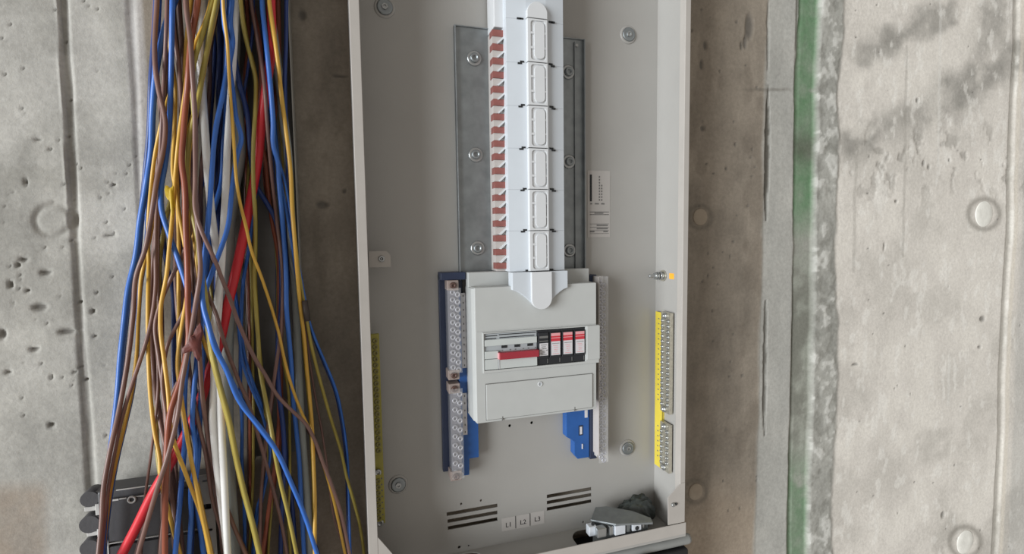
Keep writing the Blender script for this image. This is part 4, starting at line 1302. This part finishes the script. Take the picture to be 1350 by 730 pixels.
wire(R, 5, 78, [(247, 470), (243, 485), (227, 521), (221, 554), (218, 600), (216, 650), (216, 730), (216, 790)])
wire(R, 5, 100, [(258, 280), (268, 310), (275, 325), (287, 352), (291, 363), (303, 393), (316, 429), (327.5, 455), (339, 477), (348, 491), (368, 524), (388, 544), (401, 556), (414, 578), (426, 610), (437, 638), (448, 671), (461, 730), (474, 790)], 'brown wire on top, sweeping from mid bundle to the lower right edge')
wire(R, 5, 88, [(260, 320), (266, 360), (273, 385), (286, 417), (293, 442), (303, 472), (307, 482), (316, 505), (325, 525), (336, 559), (347, 597), (360, 644), (372, 694), (378, 730), (386, 790)])
wire(R, 5.5, 86, [(252, 250), (255, 300), (258, 350), (261, 390), (262, 442), (264, 480), (268, 534), (275, 579), (279, 602), (291, 646), (308, 693), (324, 730), (350, 790)])
wire(R, 5, 82, [(248, 470), (253, 510), (261, 554), (271, 598), (280, 657), (292, 700), (301, 730), (316, 790)])
wire(R, 6, 72, [(266, 100), (262, 140), (256, 180), (251, 215), (255, 240), (262, 273), (263, 320), (262, 360), (258, 400)])
wire(R, 6, 66, [(278, 60), (276, 120), (272, 170), (267, 210), (265, 240), (264, 306), (260, 355), (261, 400), (268, 450)])
wire(R, 5, 78, [(330, -40), (331, 0), (339, 49), (347, 99), (350, 130), (352, 161), (355, 194), (359, 238), (362, 265), (366, 300), (372, 350)])
wire(U_, 6, 66, [(343, 60), (344, 120), (342, 155), (345, 186), (350, 215), (353, 245)])
wire(U_, 8, 52, [(366, -40), (366, 0), (367, 60), (366, 105), (362, 145), (356, 190), (350, 230)])
wire(R, 7, 48, [(236, -40), (236, 0), (240, 60), (244, 110), (248, 150), (252, 190), (254, 235), (256, 280)])
wire(R, 4, 58, [(375, 400), (372, 440), (366, 478), (361, 515), (357, 546), (350, 600), (345, 659), (344, 730), (343, 790)])
wire(R, 4, 64, [(368, 560), (364, 600), (358, 646), (350, 702), (346, 730), (340, 790)])
wire(U_, 5, 52, [(326, 330), (328, 380), (330, 440), (330, 533), (330, 600), (331, 677), (330, 730), (330, 790)])
wire(R, 3.5, 62, [(208, 520), (204, 560), (199, 600), (189, 675), (186, 730), (183, 790)])
wire(R, 5, 88, [(252, 300), (245, 325), (237, 345), (229, 360), (212, 399), (205, 425)])
wire(R, 4.5, 88, [(248, 395), (240, 415), (232, 431), (222, 452), (217, 473), (214, 500)])
wire(R, 7, 70, [(232, 290), (232, 330), (232, 360), (234, 400), (238, 440), (242, 475)])
wire(R, 5, 76, [(233, 260), (235, 300), (236, 340), (240, 375), (243, 405), (250, 431), (256, 455)])
wire(R, 3.5, 56, [(396, 390), (403, 430), (409, 480), (414, 513), (425, 572), (432, 620), (440, 680)])
wire(R, 7, 36, [(247, 0), (250, 60), (252, 120), (250, 180), (245, 240), (240, 300), (236, 360)])
wire(R, 7, 34, [(222, 0), (220, 60), (217, 120), (214, 180), (211, 240), (207, 300)])
wire(R, 6, 34, [(325, 0), (328, 60), (322, 110), (325, 150)])
wire(R, 6, 34, [(233, 400), (240, 460), (232, 520), (230, 580), (232, 640), (228, 700)])
wire(R, 6, 36, [(268, 440), (274, 500), (272, 560), (280, 620), (290, 680), (296, 740)])


CNAME = {'w_blue': 'blue', 'w_navy': 'dark blue', 'w_brown': 'brown', 'w_rust': 'rust brown', 'w_yellow': 'yellow', 'w_olive': 'olive yellow', 'w_white': 'white', 'w_grey': 'grey', 'w_red': 'red'}
def u_at(pts, v):
    return float(np.interp(v, [p[1] for p in pts], [p[0] for p in pts]))


full = []
for i, (kind, w, lay, pts, label, top, bottom) in enumerate(WIRES):
    # where a wire cannot be followed any more in the photograph it goes on along a neighbour
    pp = [(u, v, lay) for u, v in pts]
    for end in (0, 1):
        u, v = pts[0] if end == 0 else pts[-1]
        if (end == 0 and v <= -30) or (end == 1 and v >= 760):
            continue
        goal = -40 if end == 0 else 790
        best = None
        for j, (k2, w2, lay2, pts2, *_r) in enumerate(WIRES):
            if j == i or (end == 0 and pts2[0][1] > 0) or (end == 1 and pts2[-1][1] < 730):
                continue
            c_ = abs(u_at(pts2, v) - u) + (12 if lay2 < lay else 0) + (0 if CNAME[k2].split()[-1] == CNAME[kind].split()[-1] else 22)
            if best is None or c_ < best[0]:
                best = (c_, pts2)
        host = best[1]
        d0 = u - u_at(host, v)
        side = ((i * 7) % 5 - 2) * 0.8
        n_ = max(2, int(abs(goal - v) / 45))
        ext = []
        for k in range(1, n_ + 1):
            vv = v + (goal - v) * k / n_
            f_ = max(0.0, 1 - abs(vv - v) / 110)
            f_ = f_ * f_ * (3 - 2 * f_)
            ext.append((u_at(host, vv) + d0 * f_ + side * (1 - f_), vv, lay))
        pp = (ext[::-1] + pp) if end == 0 else (pp + ext)
    full.append((kind, w, pp, label))
# lay the wires over one another without cutting through: each keeps its place in the picture plane and finds its depth
VL = np.arange(-40, 791, 6.0)


def mono(pp):
    vs_ = np.array([p[1] for p in pp])
    us_ = np.array([p[0] for p in pp])
    ls_ = np.array([p[2] for p in pp])
    m_ = np.gradient(us_, vs_)
    k_ = np.clip(np.searchsorted(vs_, VL) - 1, 0, len(vs_) - 2)
    hh = vs_[k_ + 1] - vs_[k_]
    t_ = np.clip((VL - vs_[k_]) / hh, 0, 1)
    u_ = (2 * t_ ** 3 - 3 * t_ ** 2 + 1) * us_[k_] + (t_ ** 3 - 2 * t_ ** 2 + t_) * hh * m_[k_] + (-2 * t_ ** 3 + 3 * t_ ** 2) * us_[k_ + 1] + (t_ ** 3 - t_ ** 2) * hh * m_[k_ + 1]
    return u_, np.interp(VL, vs_, ls_)


UU, LL, RR = [], [], []
for kind, w, pp, label in full:
    u_, l_ = mono(pp)
    UU.append(u_)
    LL.append(l_ * 0.001)
    RR.append(w * 0.465 * mpp(300, 365, -0.065))
UU, LL, RR = np.array(UU).T, np.array(LL).T, np.array(RR)          # levels x wires
M1 = np.array([[mpp(u_, v_, -l_) for u_, l_ in zip(ur, lr)] for ur, lr, v_ in zip(UU, LL, VL)])
slope = np.gradient(UU, VL, axis=0)
floor_ = np.full(UU.shape, 0.018)
floor_[(UU > 312) & (VL[:, None] < 640)] = 0.024
floor_[(UU > 298) & (UU < 334) & (VL[:, None] < 650)] = 0.040
floor_[(UU > 376) & (UU < 402) & (VL[:, None] < 470)] = 0.047
floor_[(UU > 100) & (UU < 296) & (VL[:, None] > 610)] = 0.060
for _ in range(26):                                                  # ease the wires over those obstacles
    fp = np.concatenate([floor_[:1], floor_, floor_[-1:]])
    floor_ = np.maximum(floor_, np.maximum(fp[:-2], fp[2:]) - 0.0016)
floor_ = floor_ + RR[None, :]
LL = np.maximum(LL, floor_) + np.linspace(0, 1e-4, UU.shape[1])[None, :]
need = (RR[:, None] + RR[None, :]) * 1.14 + 0.0015
ker = np.array([1, 4, 6, 4, 1]) / 16
DU = UU[:, :, None] - UU[:, None, :]
cs = 1 / np.sqrt(1 + ((slope[:, :, None] + slope[:, None, :]) / 2) ** 2)
dx_ = np.abs(DU) * M1[:, :, None] * cs * 0.96
gap = np.sqrt(np.maximum(need[None] ** 2 - dx_ ** 2, 0))
ii = np.arange(UU.shape[1])
gap[:, ii, ii] = 0
# from the back to the front each wire rests on those behind it and eases over them
BIAS = {'w_yellow': 10, 'w_olive': 5, 'w_blue': 8, 'w_navy': 3, 'w_brown': -8, 'w_rust': -8}
KEY = np.array([WIRES[i][2] + (BIAS.get(WIRES[i][0], 0) if WIRES[i][2] < 94 else 14) for i in range(len(full))]) + np.arange(len(full)) * 1e-3
done = []
for i in np.argsort(KEY):
    y_ = floor_[:, i].copy()
    if done:
        g_ = gap[:, i, done]
        y_ = np.maximum(y_, np.where(g_ > 0, LL[:, done] + g_, 0).max(1))
    up_ = y_.copy()
    for _ in range(40):                                              # slope limit, then a soft curve that never cuts in
        pd = np.concatenate([up_[:1], up_, up_[-1:]])
        up_ = np.maximum(up_, np.maximum(pd[:-2], pd[2:]) - 0.0011)
    for _ in range(8):
        pd = np.concatenate([up_[:1], up_, up_[-1:]])
        up_ = np.maximum(y_, 0.25 * pd[:-2] + 0.5 * up_ + 0.25 * pd[2:])
    LL[:, i] = up_
    done.append(i)
PATHS = []
for i in range(len(full)):
    PATHS.append(([P(UU[k, i], VL[k], -LL[k, i]) for k in range(len(VL))], RR[i]))
# ordinal of each wire of a colour where the bundle leaves the photograph at the bottom
ORD = ['', 'second ', 'third ', 'fourth ', 'fifth ', 'sixth ', 'seventh ', 'eighth ', 'ninth ', 'tenth ', 'eleventh ', 'twelfth ', 'thirteenth ', 'fourteenth ', 'fifteenth ', 'sixteenth ', 'seventeenth ', 'eighteenth ', 'nineteenth ', 'twentieth ']
xb = [np.interp(729, [p[1] for p in f_[2]], [p[0] for p in f_[2]]) for f_ in full]
for i, (kind, w, pp, label) in enumerate(full):
    same = sorted(range(len(full)), key=lambda j: xb[j])
    same = [j for j in same if full[j][0] == kind]
    r_ = same.index(i)
    n_ = len(same)
    if not label:
        if r_ < (n_ + 1) // 2:
            o_ = 'leftmost ' + CNAME[kind] + ' one' if r_ == 0 else ORD[r_] + CNAME[kind] + ' one from the left'
        else:
            q_ = n_ - 1 - r_
            o_ = 'rightmost ' + CNAME[kind] + ' one' if q_ == 0 else ORD[q_] + CNAME[kind] + ' one from the right'
        label = '%s wire, %s at the photo bottom' % (CNAME[kind], o_)
    path, rad = PATHS[i]
    path = [path[0] + Vector((0, 0, 0.35))] + path + [path[-1] - Vector((0, 0, 0.35))]
    name = {'w_white': 'sheathed_cable', 'w_grey': 'grey_cable', 'w_red': 'red_cable'}.get(kind, 'wire')
    if label.startswith('smooth grey pipe'):
        name = 'grey_pipe'
    o = MB().tube(path, rad, 9).build(name, kind, None)
    tag(o, label, 'pipe' if name == 'grey_pipe' else 'cable' if name != 'wire' else 'wire', 'wires hanging in the bundle')

# scraps of tape on the wires
def crumple(name, c, sx_, sy_, sz_, mm, label, cat, seed):
    b_ = bmesh.new()
    bmesh.ops.create_icosphere(b_, subdivisions=3, radius=1)
    r_ = random.Random(seed)
    k_ = [(Vector((r_.uniform(-1, 1), r_.uniform(-.4, .4), r_.uniform(-1, 1))).normalized(), r_.uniform(.3, .9)) for _ in range(7)]
    for v in b_.verts:
        d = v.co.normalized()
        g_ = 0.55
        for (ax_, am) in k_:
            g_ += am * max(0, d.dot(ax_)) ** 18
        v.co = Vector((d.x * sx_ * g_, d.y * sy_ * (0.6 + 0.4 * g_), d.z * sz_ * g_))
    me_ = bpy.data.meshes.new(name)
    b_.to_mesh(me_)
    b_.free()
    me_.materials.append(MATS[mm])
    o_ = bpy.data.objects.new(name, me_)
    COL.objects.link(o_)
    o_.location = c
    return tag(o_, label, cat)


def top_depth(u0, u1, v0, v1):
    m_ = (UU > u0) & (UU < u1) & (VL[:, None] > v0) & (VL[:, None] < v1)
    return (LL + RR[None, :])[m_].max()


crumple('tape_knot', P(257, 452, -top_depth(246, 268, 436, 468) - 0.004), 0.0105, 0.0045, 0.016, 'tape', 'reddish brown tape knot wrapped round a blue wire', 'tape', 5)
crumple('tape_flag', P(226, 258, -top_depth(219, 232, 240, 275) - 0.0025), 0.0045, 0.003, 0.016, 'tape_yellow', 'yellow tape flag on the wires at upper left of the bundle', 'tape', 9)
td = top_depth(399, 409, 390, 427) + 0.0045
o = MB().tube([P(401.5, 396, -td), P(403.5, 409, -td), P(405.5, 423, -td)], [0.0034, 0.0037, 0.0034], 10).build('tape_wrap', 'tape_dark', None)
tag(o, 'dark tape wrap around yellow wires at the right of the bundle', 'tape')
